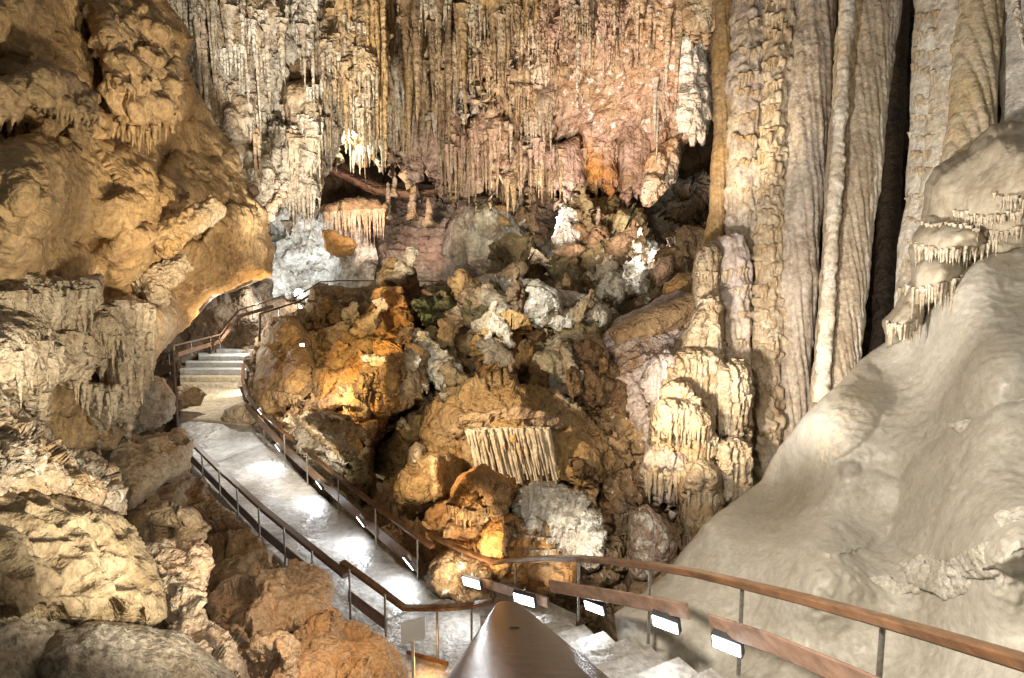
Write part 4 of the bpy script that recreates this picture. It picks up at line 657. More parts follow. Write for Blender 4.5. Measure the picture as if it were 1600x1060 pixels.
def pw(p0, p1, r0, r1, d0, d1, mat, seed):
    return tubes('stalagmite', [(*p0, r0, d0), ((p0[0] + p1[0]) / 2, (p0[1] + p1[1]) / 2, (r0 + r1) / 2, (d0 + d1) / 2), (*p1, r1, d1)], mat, (('ridge', 24, 3), ('drips', (6, 12), 2.5), ('fbm', 8, 1.5)), seed, vs=2.2, parent=wall)
pw((345, 318), (240, 385), 13, 24, 10.6, 9.9, rock(CREAM, OCH, TAN, k=.012), 208)
pw((283, 297), (222, 352), 9, 15, 10.9, 10.6, rock(OCH, TAN, BRN, k=.012), 209)
pw((292, 408), (220, 455), 10, 30, 10.8, 10.2, mPALE, 210)
pw((448, 287), (415, 340), 4, 8, 18.5, 18, rock(PINK, TAN, BRN, k=.02), 211)
pw((402, 285), (380, 320), 4, 8, 18, 17.5, rock(PINK, TAN, BRN, k=.02), 212)
pw((250, 455), (235, 530), 10, 16, 11.2, 10.6, mPALE, 213)
# lower left rocks
mLOW = rock((.38, .31, .2), (.28, .215, .13), BRN, k=.0075, streak=.1, fine=5, bump=.5, c4=CREAM)
mass('boulder', [(-220, 600), (0, 610), (30, 640), (70, 670), (100, 700), (150, 715), (185, 735), (195, 790), (190, 810), (120, 800), (60, 790), (-220, 800)], [(-100, 700, 4.2), (190, 760, 6.4), (60, 650, 5.6)], rock(GREY, TAN, BRN, k=.0075, streak=.1, speck=.1), .8, w=60, lobes=((60, 720, 60, 40, 20, .2), (140, 760, 50, 34, 0, .2), (20, 760, 50, 34, 0, .2)), styles=(('facet', 70, 14), ('facet', 26, 5), ('ridge', 46, 5), ('fbm', 9, 2)), s=2.6, seed=221, lab='grey cracked boulder at the left edge under the hanging draperies', cat='boulder')
mass('boulder', [(-220, 745), (60, 762), (120, 775), (185, 800), (215, 830), (240, 870), (258, 920), (262, 965), (230, 985), (200, 975), (-220, 1000)], [(-100, 850, 3.4), (250, 930, 4.8), (150, 780, 4.9)], mLOW, .7, w=70, styles=('calm', ('pit', 62, 42, 35), ('pit', 34, 20, 35), ('fbm', 90, 16), ('fbm', 22, 5), ('fbm', 9, 1.4)), s=2.5, seed=222, lab='big pitted yellow brown boulder filling the lower left corner', cat='boulder')
mass('boulder', [(60, 1020), (90, 985), (150, 968), (220, 975), (280, 985), (340, 1030), (380, 1070), (430, 1200), (60, 1200)], [(60, 1000, 3.4), (350, 1060, 4.4), (250, 1180, 3.4)], rock(GREY, (.3, .26, .2), BRN, k=.0075, bump=.5, fine=5), .45, w=70, styles=(('fbm', 90, 9), ('fbm', 12, 2.2), ('ridge', 6, .8)), s=2.8, seed=223, lab='grey gritty boulder at the bottom left below the pitted one', cat='boulder')
mass('boulder', [(-220, 950), (60, 925), (110, 950), (120, 1000), (80, 1060), (70, 1200), (-220, 1200)], [(-100, 1000, 3), (100, 960, 3.8), (0, 1180, 2.8)], rock((.4, .35, .25), GREY, BRN, k=.0075, bump=.5, fine=5), .3, w=70, styles=(('fbm', 90, 8), ('fbm', 12, 1.6), ('ridge', 6, .6)), s=2.8, seed=224, lab='dull greenish grey rock in the very bottom left corner', cat='boulder')
mass('boulder', [(215, 850), (260, 845), (310, 842), (328, 862), (322, 900), (312, 935), (318, 965), (350, 990), (375, 1030), (395, 1080), (330, 1100), (270, 1000), (250, 930)], [(260, 860, 6.6), (320, 880, 6.6), (350, 1050, 5.0)], rock((.58, .42, .3), CREAM, ORG, k=.0075, streak=.2, speck=.2), .5, styles=(('facet', 60, 13), ('facet', 24, 6), ('ridge', 40, 4)), s=2.3, seed=225, lab='peach coloured jagged rock right of the pitted boulder', cat='boulder')
mass('boulder', [(215, 830), (260, 800), (300, 800), (320, 840), (310, 860), (240, 870)], 8.5, rock(TAN, CREAM, BRN, k=.01), .5, styles=CRAG, s=2.6, seed=226, lab='brown block behind the peach coloured jagged rock', cat='boulder')
mass('boulder', [(178, 690), (210, 678), (250, 675), (280, 672), (300, 700), (296, 735), (250, 760), (200, 795), (185, 760)], [(190, 720, 13.5), (290, 700, 15.5), (240, 780, 13)], rock(CREAM, TAN, OCH, k=.015, streak=.1, c4=WHITE), 1., w=30, styles=(('facet', 90, 18), ('facet', 34, 4), ('ridge', 60, 3)), s=2.3, seed=227, lab='angular cream boulder beside the start of the walkway kick board', cat='boulder')
mass('boulder', [(170, 665), (185, 640), (215, 600), (235, 585), (258, 590), (275, 620), (268, 655), (240, 670), (200, 680)], 16.5, rock(GREY, CREAM, BRN, k=.018, c4=WHITE), 1., styles=(('facet', 60, 13), ('ridge', 30, 3)), s=2.4, seed=228, lab='grey white boulder behind the tall handrail post', cat='boulder')
mass('boulder', [(345, 655), (350, 640), (370, 632), (395, 634), (402, 655), (392, 668), (360, 666)], 23.5, rock(TAN, CREAM, BRN, k=.025), .7, styles=(('ridge', 26, 4),), s=2.2, seed=229, lab='low rounded rock on the walkway under the curved handrail', cat='boulder')
mass('boulder', [(276, 640), (278, 605), (300, 602), (318, 618), (312, 632), (290, 640)], 24.5, rock(OLV, TAN, BRN, k=.025), .5, styles=ROUGHR, s=2.2, seed=230, lab='small dark rock beside the sandy landing, right of the tall post', cat='boulder')
mass('rock_wall', [(185, 800), (195, 740), (270, 720), (302, 742), (350, 790), (400, 835), (445, 890), (500, 950), (560, 1000), (500, 1100), (300, 1100), (240, 900)], [(220, 780, 13.4), (300, 740, 16.8), (440, 890, 12.4), (540, 1000, 10.2), (350, 950, 10.5)], rock(BRN, TAN, DK, k=.014), .5, w=24, lobes=((230, 815, 50, 26, 0, .3), (260, 850, 50, 26, 0, .3)), styles=(('facet', 70, 14), ('facet', 28, 6), ('ridge', 40, 4)), s=2.7, seed=231, lab='rough brown rock bank dropping away under the left edge of the walkway', cat='rock wall')
mORB = rock((.58, .38, .22), (.62, .46, .33), CREAM, k=.01, streak=.1, fine=5, c4=CREAM)
mass('boulder', [(322, 935), (345, 910), (390, 895), (430, 888), (475, 888), (508, 898), (518, 930), (512, 970), (480, 985), (440, 985), (380, 1010), (330, 985)], [(330, 960, 7.8), (510, 920, 8.4), (430, 990, 7.2)], mORB, .6, styles=(('facet', 70, 15), ('facet', 26, 5), ('ridge', 40, 3)), s=2.2, seed=232, lab='flat topped orange boulder below the walkway, the upper one of three', cat='boulder')
mass('boulder', [(372, 1030), (385, 1000), (410, 985), (450, 984), (470, 1005), (470, 1050), (440, 1100), (380, 1110)], 6.2, rock((.6, .4, .26), CREAM, ORG, k=.0075, speck=.1), .5, styles=(('facet', 50, 11), ('facet', 20, 4), ('ridge', 40, 3)), s=2.2, seed=233, lab='pale peach boulder at the bottom, leftmost of the orange three', cat='boulder')
mass('boulder', [(455, 1000), (480, 970), (520, 962), (570, 975), (610, 1005), (632, 1040), (650, 1120), (450, 1130)], [(470, 990, 7.0), (620, 1020, 7.3), (540, 1120, 5.8)], rock((.58, .34, .15), (.6, .4, .24), CREAM, k=.009, streak=.1), .5, styles=(('facet', 90, 16), ('facet', 30, 5), ('ridge', 50, 3)), s=2.3, seed=234, lab='deep orange boulder at the bottom beside the white sign', cat='boulder')
mass('pit_floor', [(240, 880), (340, 860), (560, 960), (640, 1040), (640, 1250), (200, 1250)], [(300, 900, 12), (560, 980, 11), (400, 1200, 8)], rock(BRN, (.3, .24, .17), DK, k=.012), .3, w=20, s=4, styles=ROUGHR, seed=235, kind='structure')
# ------------------------------------------------------------------ single stalactites of the ceiling
PROTO = []
def proto(i):
    r = np.random.RandomState(900 + i); n, sg = 26, 12; t = np.linspace(0, 1, n); prof = (1 - t ** (.9 + .8 * r.rand())) ** (.6 + .4 * r.rand()) * (1 + .9 * (t < .1) * (1 - t / .1) ** 2); prof[-1] = .02
    th = np.arange(sg) / sg * 2 * math.pi; ph = r.rand() * 6
    cx = .35 * np.cumsum(r.normal(0, .12, n)); cy = .35 * np.cumsum(r.normal(0, .12, n)); cx -= cx[0]; cy -= cy[0]
    rr = prof[:, None] * (1 + .16 * np.cos(3 * th + ph)[None] + .12 * np.cos(5 * th + 2 * ph)[None] + r.normal(0, .07, (n, 1)) + r.normal(0, .05, (n, sg)))
    V = np.stack([cx[:, None] + rr * np.cos(th), cy[:, None] + rr * np.sin(th), np.repeat(-t[:, None], sg, 1)], -1).reshape(-1, 3)
    i_ = np.arange(n - 1)[:, None] * sg; j = np.arange(sg)[None]; j2 = (j + 1) % sg
    return V, np.stack([i_ + j, i_ + sg + j, i_ + sg + j2, i_ + j2], -1).reshape(-1, 4)
sm = {'ochre': rock(OCH, TAN, BRN, k=.028, streak=.8, bump=.6), 'cream': rock(CREAM, TAN, BRN, k=.028, streak=.7, bump=.6), 'brown': rock(TAN, BRN, DK, k=.028, streak=.8, bump=.6), 'pink': rock(PINK, TAN, BRN, k=.035, streak=.8, bump=.6), 'grey': rock(GREY, CREAM, BRN, k=.028, streak=.7, bump=.6)}
for i in range(10):
    V, Fc = proto(i); me = bpy.data.meshes.new('stalactite'); me.from_pydata(V.tolist(), [], Fc.tolist()); me.polygons.foreach_set('use_smooth', [True] * len(me.polygons)); me.materials.append(sm['ochre']); PROTO.append(me)
rs = random.Random(5)
bpy.context.view_layer.update(); DG = bpy.context.evaluated_depsgraph_get()
def stal(u, vt, vb, r, d, m, lab, group):
    o = bpy.data.objects.new('stalactite', rs.choice(PROTO)); C.objects.link(o)
    dr = Vector(at(u, vt, 1.)).normalized(); ok, hp, *_ = S.ray_cast(DG, (0, 0, 0), dr)
    if not ok: return
    dh = float(np.dot(np.array(hp), FW)); dh = dh if 15 < dh < 55 else d; kf = d / F; d = dh + r * d / F * .5
    p = at(u, vt, d); q = at(u, vb, d); o.location = tuple(p); o.scale = (r * d / F, r * d / F * rs.uniform(.7, 1.1), float(p[2] - q[2])); o.rotation_euler = (rs.uniform(-.015, .015), rs.uniform(-.02, .02), rs.uniform(0, 6.28))
    o.material_slots[0].link = 'OBJECT'; o.material_slots[0].material = sm[m]
    tag(o, lab, 'stalactite', group)
BANDS = [  # u0,u1,vt0,vt1,vb,sd,n,r0,r1,d,material,label
 (505, 600, -60, 20, 130, 50, 10, 5, 14, 21.5, 'ochre', 'long ochre stalactite in the front rank at the top, left of centre'),
 (560, 640, 40, 90, 225, 30, 9, 5, 9, 24, 'ochre', 'ochre stalactite of the long cluster reaching towards the white lit hollow'),
 (600, 720, -60, 40, 150, 50, 9, 4, 12, 25, 'brown', 'brown stalactite in the crowded top centre of the ceiling'),
 (640, 700, 60, 140, 240, 25, 6, 3, 8, 28, 'brown', 'slender brown stalactite in the long central bundle'),
 (700, 850, -60, 20, 90, 45, 14, 5, 13, 26, 'ochre', 'ochre stalactite hanging at the top, right of centre'),
 (780, 800, 20, 30, 155, 5, 2, 7, 8, 25, 'cream', 'pale stalactite ending alone in front of the pink rock'),
 (690, 870, 200, 240, 295, 18, 22, 2.5, 6, 34, 'pink', 'thin pinkish stalactite in the low fringe above the far hill'),
 (870, 960, 215, 240, 300, 14, 12, 3, 5, 33, 'pink', 'rusty thin stalactite left of the straight fluted curtain'),
 (280, 400, -60, 20, 120, 50, 14, 4, 11, 21.6, 'grey', 'grey stalactite in the top left bay beside the ochre wall'),
 (400, 500, 20, 60, 150, 30, 9, 3, 8, 24.4, 'grey', 'thin grey stalactite on the ribbed drapery of the left bay'),
 (390, 500, 200, 230, 290, 16, 18, 3, 6, 24, 'cream', 'cream stalactite in the fringe over the left tunnel mouth'),
 (500, 600, 170, 190, 245, 14, 12, 2.5, 4.5, 33, 'cream', 'thin whitish stalactite in the lit hollow left of centre'),
 (850, 1100, -60, 40, 80, 40, 18, 3, 7, 26, 'cream', 'short cream stalactite on the pink ceiling near the columns'),
 (1000, 1100, 100, 170, 230, 25, 5, 3, 5, 26.5, 'grey', 'thin grey stalactite near the whitish blade by the columns')]
for (u0, u1, a, b, vb, sd, n, r0, r1, d, m, lab) in BANDS:
    for k in range(n):
        vt = rs.uniform(a, b); bot = max(vt + 25, rs.gauss(vb, sd)); L = bot - vt
        stal(rs.uniform(u0, u1), vt, bot, min(rs.uniform(r0, r1), L / 6), d + rs.uniform(-1.2, 1.2), m, lab, lab.replace('stalactite', 'stalactites'))
# ------------------------------------------------------------------ built things: walkway, steps, handrails, lamps
def simple(name, col, rough=.6, metal=0., noise=0., scale=8., bump=.3, streak=1., coat=0.):
    m = bpy.data.materials.new(name); m.use_nodes = True; nt = m.node_tree; L = nt.links.new; b = nt.nodes['Principled BSDF']
    b.inputs['Roughness'].default_value = rough; b.inputs['Metallic'].default_value = metal; b.inputs['Coat Weight'].default_value = coat
    g = nd(nt, 'ShaderNodeTexCoord'); mp = nd(nt, 'ShaderNodeMapping'); mp.inputs['Scale'].default_value = (1, streak, 1); L(g.outputs['Object'], mp.inputs[0])
    n = nd(nt, 'ShaderNodeTexNoise'); n.inputs['Scale'].default_value = scale; n.inputs['Detail'].default_value = 8; n.inputs['Roughness'].default_value = .65; L(mp.outputs[0], n.inputs[0])
    r = nd(nt, 'ShaderNodeValToRGB'); e = r.color_ramp.elements; e[0].position = .32; e[1].position = .68
    e[0].color = (*[c * (1 - noise) for c in col], 1); e[1].color = (*[min(1, c * (1 + noise * .6)) for c in col], 1); L(n.outputs[0], r.inputs[0]); L(r.outputs[0], b.inputs[0])
    bp = nd(nt, 'ShaderNodeBump'); bp.inputs['Strength'].default_value = bump; bp.inputs['Distance'].default_value = .01; L(n.outputs[0], bp.inputs['Height']); L(bp.outputs[0], b.inputs['Normal'])
    return m
mCONC = rock((.46, .455, .43), (.34, .33, .31), (.22, .2, .18), k=.014, streak=.0, fine=7, big=60, bump=.3, rough=.45, gl=.25, con=.6)
mCONCD = rock((.36, .34, .31), (.3, .28, .25), (.2, .18, .15), k=.012, streak=.0, fine=7, big=60, bump=.4, rough=.55, gl=.2)
mSAND = rock((.5, .42, .3), (.42, .35, .24), k=.02, streak=0, fine=5, bump=.4)
mWOOD = simple('varnished_wood', (.16, .08, .038), .36, 0, .6, 9, .3, .3, .15)
mWOODD = simple('dark_wood', (.11, .06, .04), .42, 0, .45, 6, .3, 1, .2)
mKICK = simple('kick_board_wood', (.27, .17, .12), .5, 0, .5, 9, .3, .3)
mSTEEL = simple('galvanised_steel', (.35, .33, .3), .45, .8, .4, 30, .1)
mHOUS = simple('lamp_housing', (.06, .06, .065), .5, .3, .2, 20, .1)
mSIGN = simple('sign_board', (.72, .72, .70), .5, 0, .08, 4, .05)
mGLASS = bpy.data.materials.new('lamp_glass'); mGLASS.use_nodes = True; _b = mGLASS.node_tree.nodes['Principled BSDF']
_b.inputs['Emission Color'].default_value = (.9, .96, 1, 1); _b.inputs['Emission Strength'].default_value = 14
def slab(name, P, th, mat, parent=None, kind=None, bev=0, sub=0, **kw):
    """solid from a top outline P (world points), th thick downward"""
    P = [np.array(p, float) for p in P]; n = len(P); V = P + [p - np.array([0, 0, th]) for p in P]
    cs = sum(P) / n; V += [cs, cs - np.array([0, 0, th])]
    Fc = [(i, (i + 1) % n, 2 * n) for i in range(n)] + [((i + 1) % n + n, i + n, 2 * n + 1) for i in range(n)]
    me = bpy.data.meshes.new(name); o_ = np.array([cs[0], cs[1], cs[2] - th]) if parent is None else np.array(parent['_o'])
    me.from_pydata([tuple(v - o_) for v in V], [], Fc + [((i + 1) % n, i, i + n, (i + 1) % n + n) for i in range(n)]); me.materials.append(mat)
    o = bpy.data.objects.new(name, me); C.objects.link(o); o['_o'] = [float(x) for x in o_]
    if parent: o.parent = parent
    else: o.location = tuple(o_)
    if kind: o['kind'] = kind
    tag(o, **kw); return o
def strip(name, Ls, Rs, th, mat, nx=24, sub=10, amp=.02, **kw):
    """ribbon surface between two edges with gentle unevenness, th thick"""
    Ls = np.array(Ls); Rs = np.array(Rs); m = len(Ls); t = np.linspace(0, m - 1, (m - 1) * sub + 1)
    I = lambda A: np.stack([np.interp(t, np.arange(m), A[:, k]) for k in range(3)], 1)
    a, b = I(Ls), I(Rs); s = np.linspace(0, 1, nx + 1); G = a[:, None] * (1 - s)[None, :, None] + b[:, None] * s[None, :, None]; sh = G.shape[:2]; V = G.reshape(-1, 3)
    e = np.ones(sh); V[:, 2] += amp * fbm(V * 1.6, 4, 3) * 2
    jit = .06 * vn(np.c_[V[:, 0] * 2, V[:, 1] * 2, V[:, 2]], 8); V[:, 0] += jit * (np.tile(s, sh[0]) * 2 - 1)
    n_, w_ = sh; N0 = n_ * w_; V = np.r_[V, V - np.array([0, 0, th])]
    i = np.arange(n_ - 1)[:, None] * w_; j = np.arange(w_ - 1)[None]; Q = np.stack([i + j, i + w_ + j, i + w_ + j + 1, i + j + 1], -1).reshape(-1, 4)
    Fs = [Q, Q[:, ::-1] + N0]; i = np.arange(n_ - 1) * w_
    Fs.append(np.stack([i, i + N0, i + w_ + N0, i + w_], 1)); k = i + w_ - 1; Fs.append(np.stack([k, k + w_, k + w_ + N0, k + N0], 1))
    j = np.arange(w_ - 1); Fs.append(np.stack([j, j + 1, j + 1 + N0, j + N0], 1)); k = j + (n_ - 1) * w_; Fs.append(np.stack([k, k + N0, k + 1 + N0, k + 1], 1))
    o = link(name, V, np.concatenate(Fs), mat, tint=np.zeros(len(V))); tag(o, **kw); return o
def bar(name, P, w, h, mat, parent=None, top=True, bev=.012):
    """board swept along points P (world): w across, h high, hanging down from the line when top"""
    P = np.array(P, float); n = len(P); T = np.gradient(P, axis=0) if n > 2 else np.repeat((P[1:] - P[:1]), 2, 0); T /= np.linalg.norm(T, axis=1)[:, None]
    A = np.cross(T, [0, 0, 1.]); A /= np.linalg.norm(A, axis=1)[:, None]; Bv = np.cross(A, T)
    b = min(bev, w * .3, h * .3); prof = [(-w / 2 + b, 0), (w / 2 - b, 0), (w / 2, -b), (w / 2, -h + b), (w / 2 - b, -h), (-w / 2 + b, -h), (-w / 2, -h + b), (-w / 2, -b)]
    if not top: prof = [(x, y + h / 2) for x, y in prof]
    V = np.array([P[i] + A[i] * x + Bv[i] * y for i in range(n) for x, y in prof]); k = 8
    o_ = P.mean(0) if parent is None else np.array(parent['_o'])
    Fc = [(i * k + j, i * k + (j + 1) % k, (i + 1) * k + (j + 1) % k, (i + 1) * k + j) for i in range(n - 1) for j in range(k)] + [tuple(range(k))[::-1], tuple((n - 1) * k + j for j in range(k))]
    me = bpy.data.meshes.new(name); me.from_pydata([tuple(v - o_) for v in V], [], Fc); me.materials.append(mat); o = bpy.data.objects.new(name, me); C.objects.link(o)
    if parent: o.parent = parent
    else: o.location = tuple(o_)
    return o
def post(p, top, parent, r=.02, mat=None, name='post'):
    p = np.array(p, float); P = [p, np.array([p[0], p[1], top])]; n = 10; th = np.arange(n) / n * 2 * math.pi; V = []
    for q in P: V += [q + np.array([r * math.cos(a), r * math.sin(a), 0]) for a in th]
    me = bpy.data.meshes.new(name); o_ = np.array(parent['_o']); me.from_pydata([tuple(v - o_) for v in V], [], [(i, (i + 1) % n, (i + 1) % n + n, i + n) for i in range(n)] + [tuple(range(n))[::-1], tuple(range(n, 2 * n))])
    me.materials.append(mat or mSTEEL); o = bpy.data.objects.new(name, me); C.objects.link(o); o.parent = parent; return o
# walkway
Lp = [(302, 735, -5.95), (345, 778, -6.0), (395, 835, -6.05), (441, 886, -6.1), (500, 948, -6.15), (548, 990, -6.2)]
Rp = [(425, 690, -5.95), (482, 758, -6.0), (535, 800, -6.05), (590, 848, -6.1), (653, 905, -6.15), (690, 935, -6.2)]
strip('walkway', [atz(*p) for p in Lp], [atz(*p) for p in Rp], .35, mCONC, 30, 16, .02, kind='structure')
strip('walkway', [atz(278, 655, -5.7), atz(284, 690, -5.85), atz(303, 735, -5.955)], [atz(392, 662, -5.75), atz(405, 675, -5.9), atz(424, 689, -5.955)], .3, mCONC, 24, 10, .03, kind='structure')
strip('landing', [atz(282, 606, -5.55), atz(280, 656, -5.68)], [atz(375, 606, -5.55), atz(392, 663, -5.72)], .3, mSAND, 20, 14, .01, kind='structure')
slab('landing', [atz(548, 985, -6.22), atz(655, 908, -6.22), atz(760, 895, -6.22), atz(900, 960, -6.22), atz(900, 1250, -6.22), atz(560, 1250, -6.22), atz(500, 1010, -6.22)], .5, mCONCD, kind='structure')
TR = [(282, 372, 601, -5.45), (281, 380, 590, -5.25), (281, 385, 578, -5.0), (290, 392, 567, -4.75), (310, 400, 557, -4.5), (338, 402, 547, -4.3), (345, 403, 538, -4.1), (350, 404, 529, -3.85), (356, 405, 520, -3.6), (362, 407, 512, -3.35), (368, 408, 505, -3.1)]
for i, (a, b, v, z) in enumerate(TR):
    p, q = atz(a, v, z), atz(b, v, z); nx_ = TR[i + 1] if i + 1 < len(TR) else (372, 410, 500, -2.9)
    dd = atz(a, nx_[2], nx_[3]) - p; dd[2] = 0; L_ = float(np.linalg.norm(dd)); dd = dd / L_ * (L_ + .25)
    slab('stair_step', [p, q, q + dd, p + dd], .5, [mCONC, mSAND][i < 2], lab='broad pale step of the far flight climbing left towards the tunnel', cat='step', group='far flight steps')
strip('walkway', [atz(372, 505, -2.9), atz(400, 490, -2.5), atz(430, 474, -2.0), atz(462, 462, -1.6), atz(500, 452, -1.35), (at(560, 448, 44))], [atz(410, 505, -2.9), atz(432, 492, -2.5), atz(460, 480, -2.0), atz(495, 466, -1.6), atz(530, 455, -1.35), (at(585, 452, 43))], .3, mCONC, 10, 8, .01, kind='structure')
# near stairs beside the camera rail
def lerp(a, b, t): return np.array(a) * (1 - t) + np.array(b) * t
RB = lambda t: lerp(at(905, 978, 8.1), at(1160, 1068, 5.5), t)         # foot line of the right handrail
r0, r1 = RB(0), RB(1); ud = (r1 - r0); nst = 6; wd_ = np.array([-.88, -.47, 0])
for i in range(-4, 14):
    t = i / nst; q = r0 + ud * t; q[2] = r0[2] + ud[2] * t; g = ud / nst * 1.12; g[2] = 0
    if i >= 13: continue
    qq = q + np.array([.88, .47, 0]) * .08; wL = max(.8, (qq[0] + .12) / .88)
    slab('stair_step', [qq + wd_ * wL, qq, qq + g, qq + g + wd_ * wL], .3, mCONCD, lab='worn pale concrete step of the near flight beside the right handrail', cat='step', group='near flight steps')
# handrails
def railing(name_lab, rail, kicks, posts, w=.12, h=.075, mat=None, kmat=None, kh=.24):
    mat = mat or mWOOD; R3 = [np.array(p) for p in rail]; o = empty('handrail', R3[len(R3) // 2] - np.array([0, 0, .95])); tag(o, name_lab, 'handrail')
    for i in range(len(R3) - 1):
        pass
    bar('rail', R3, w, h, mat, o)
    for k in kicks: bar('kick_board', k[:2] if len(k) == 2 else k, .035, kh, kmat or mat, o)
    for b, t in posts: post(b, t, o)
    return o
def P2(a, b): return [a, b]
def basepost(u, vt, vb, z):  # post standing at pixel foot (u,vb) at height z, up to pixel vt
    b = atz(u, vb, z); d = float(np.dot(b, FW)); t = at(u, vt, d); return (b, float(t[2]))
zl = lambda v: -5.95 - .25 * (v - 735) / 250
# left side of the walkway
Dl = [((277, 667), 18.3), ((300, 690), 17.9), ((341, 730), 16.2), ((375, 760), 14.8), ((410, 792), 13.7), ((450, 824), 12.6), ((500, 864), 11.5), ((541, 896), 10.9)]
pts = [at(u, v, d) for (u, v), d in Dl]
ps = [basepost(u, vt, vb, z) for u, vt, vb, z in [(296, 688, 738, -5.95), (318, 708, 762, -5.97), (345, 735, 790, -6.0), (373, 762, 822, -6.03), (407, 792, 860, -6.06), (446, 822, 885, -6.08), (490, 858, 930, -6.12)]]
kk = [[at(296, 708, 17.7), at(345, 758, 16), at(401, 815, 13.8)], [at(402, 817, 13.7), at(488, 888, 11.5)]]
r = railing('long dark wooden handrail along the left edge of the walkway', pts, kk, ps, mat=mWOODD, w=.15, h=.09)
post(at(278, 668, 18.3), float(at(276, 548, 18.3)[2]), r, .04, mWOODD, 'corner_post')
pts = [at(535, 876, 10.9), at(585, 912, 10.3), at(632, 947, 9.9), at(690, 947, 9.75), at(740, 943, 9.7), at(768, 936, 9.6)]
ps = [basepost(548, 885, 975, -6.2), basepost(603, 925, 1000, -6.2), basepost(684, 950, 1035, -6.22), basepost(737, 945, 1000, -6.22)]
railing('short handrail with an orange lit post around the lower corner of the walkway', pts, [[at(545, 922, 10.8), at(604, 966, 10.0)], [at(636, 1016, 9.6), at(700, 1034, 9.3)]], ps, w=.13)
# right side of the walkway
Dr = [((406, 532), 30), ((404, 545), 29), ((388, 556), 28), ((380, 570), 27), ((379, 593), 26), ((386, 618), 24), ((404, 641), 21.5), ((436, 668), 19.5), ((472, 697), 18), ((530, 745), 15.5), ((600, 798), 13.2), ((655, 838), 12), ((676, 852), 11.7)]
ps = [basepost(u, vt, vb, z) for u, vt, vb, z in [(392, 632, 668, -5.75), (413, 650, 690, -5.9), (446, 678, 730, -5.97), (481, 706, 760, -6.0), (530, 747, 803, -6.04), (588, 792, 858, -6.1), (653, 840, 907, -6.15)]]
railing('curving brown handrail along the right edge of the walkway', [at(u, v, d) for (u, v), d in Dr], [[at(384, 628, 22.5), at(410, 656, 20.5), at(440, 688, 18.8)], [at(440, 689, 18.8), at(500, 742, 16), at(565, 800, 13.6), at(655, 876, 11.75)]], ps, w=.14, kh=.3)
Drr = [((672, 834), 12.0), ((720, 856), 11.4), ((772, 877), 10.9), ((800, 872), 10.1), ((850, 869), 9.1), ((905, 869), 8.1), ((960, 873), 7.4), ((1020, 880), 6.75), ((1090, 891), 6.05), ((1160, 907), 5.45), ((1250, 928), 4.75), ((1350, 954), 4.1), ((1450, 981), 3.55), ((1600, 1024), 2.95), ((1760, 1072), 2.45)]
ps = []
for u, vt, d, z in [(722, 858, 11.4, -6.2), (806, 872, 10, -5.9), (905, 870, 8.1, -4.85), (1016, 880, 6.8, -4.35), (1160, 907, 5.45, -3.8), (1380, 962, 3.95, -3.1), (1640, 1036, 2.85, -2.6)]:
    p = at(u, vt + 4, d); ps.append((np.array([p[0], p[1], z]), float(p[2])))
kk = [[at(752, 903, 10.9), at(855, 933, 9.0)], [at(858, 906, 8.3), at(960, 922, 7.2), at(1072, 942, 6.1)], [at(1108, 959, 5.6), at(1200, 988, 4.9), at(1320, 1036, 4.2), at(1460, 1096, 3.5)]]
railing('long varnished handrail sweeping from the walkway up past the right side of the stairs', [at(u, v, d) for (u, v), d in Drr], kk, ps, w=.125, h=.07, kh=.17, kmat=mKICK)
# far handrails
post_f = lambda u, v0, v1, d: (at(u, v1, d), float(at(u, v0, d)[2]))
railing('pale handrail climbing beside the far steps on the left', [at(271, 539, 29), at(305, 531, 31), at(343, 522, 33), at(357, 502, 34), at(373, 484, 35), at(413, 471, 36), at(440, 462, 36.5)],
        [[at(278, 551, 29), at(343, 531, 34)], [at(343, 531, 33), at(373, 492, 35), at(426, 476, 36)]], [post_f(u, a, b, d) for u, a, b, d in [(273, 540, 560, 29), (300, 533, 556, 31), (330, 526, 547, 33), (344, 523, 545, 34), (373, 485, 508, 35), (395, 478, 500, 35.5), (413, 472, 490, 36)]], w=.12, h=.08, kh=.22, mat=mWOOD)
railing('short rail sloping down to the left behind the tall corner post', [at(236, 562, 24), at(272, 548, 22)], [[at(240, 569, 23), at(278, 571, 20)], [at(244, 580, 23), at(278, 566, 21)]], [post_f(266, 552, 585, 22)], mat=mWOOD)
railing('thin dark handrail zigzagging along the far walkway under the white rock face', [at(405, 534, 25), at(405.5, 490, 25.2), at(436, 480, 26), at(467, 470, 27)], [], [post_f(436, 480, 494, 26), post_f(465, 471, 484, 27)], w=.1, h=.07, mat=mWOODD)
railing('thin dark handrail crossing the far bay at eye level', [at(458, 466, 27), at(500, 440, 28), at(530, 438, 28.5), at(640, 438, 32), at(745, 441, 32)], [[at(460, 474, 27), at(500, 451, 28)]], [post_f(u, 440, 456, 28 + (u - 500) / 60) for u in (500, 530, 580, 640, 700, 743)], w=.07, h=.06, mat=mWOODD, kh=.1)
slab('far_path', [at(560, 456, 42), at(700, 456, 40), at(750, 458, 37), at(760, 452, 38), at(700, 450, 42), at(560, 450, 44)], .3, mCONC, kind='structure')
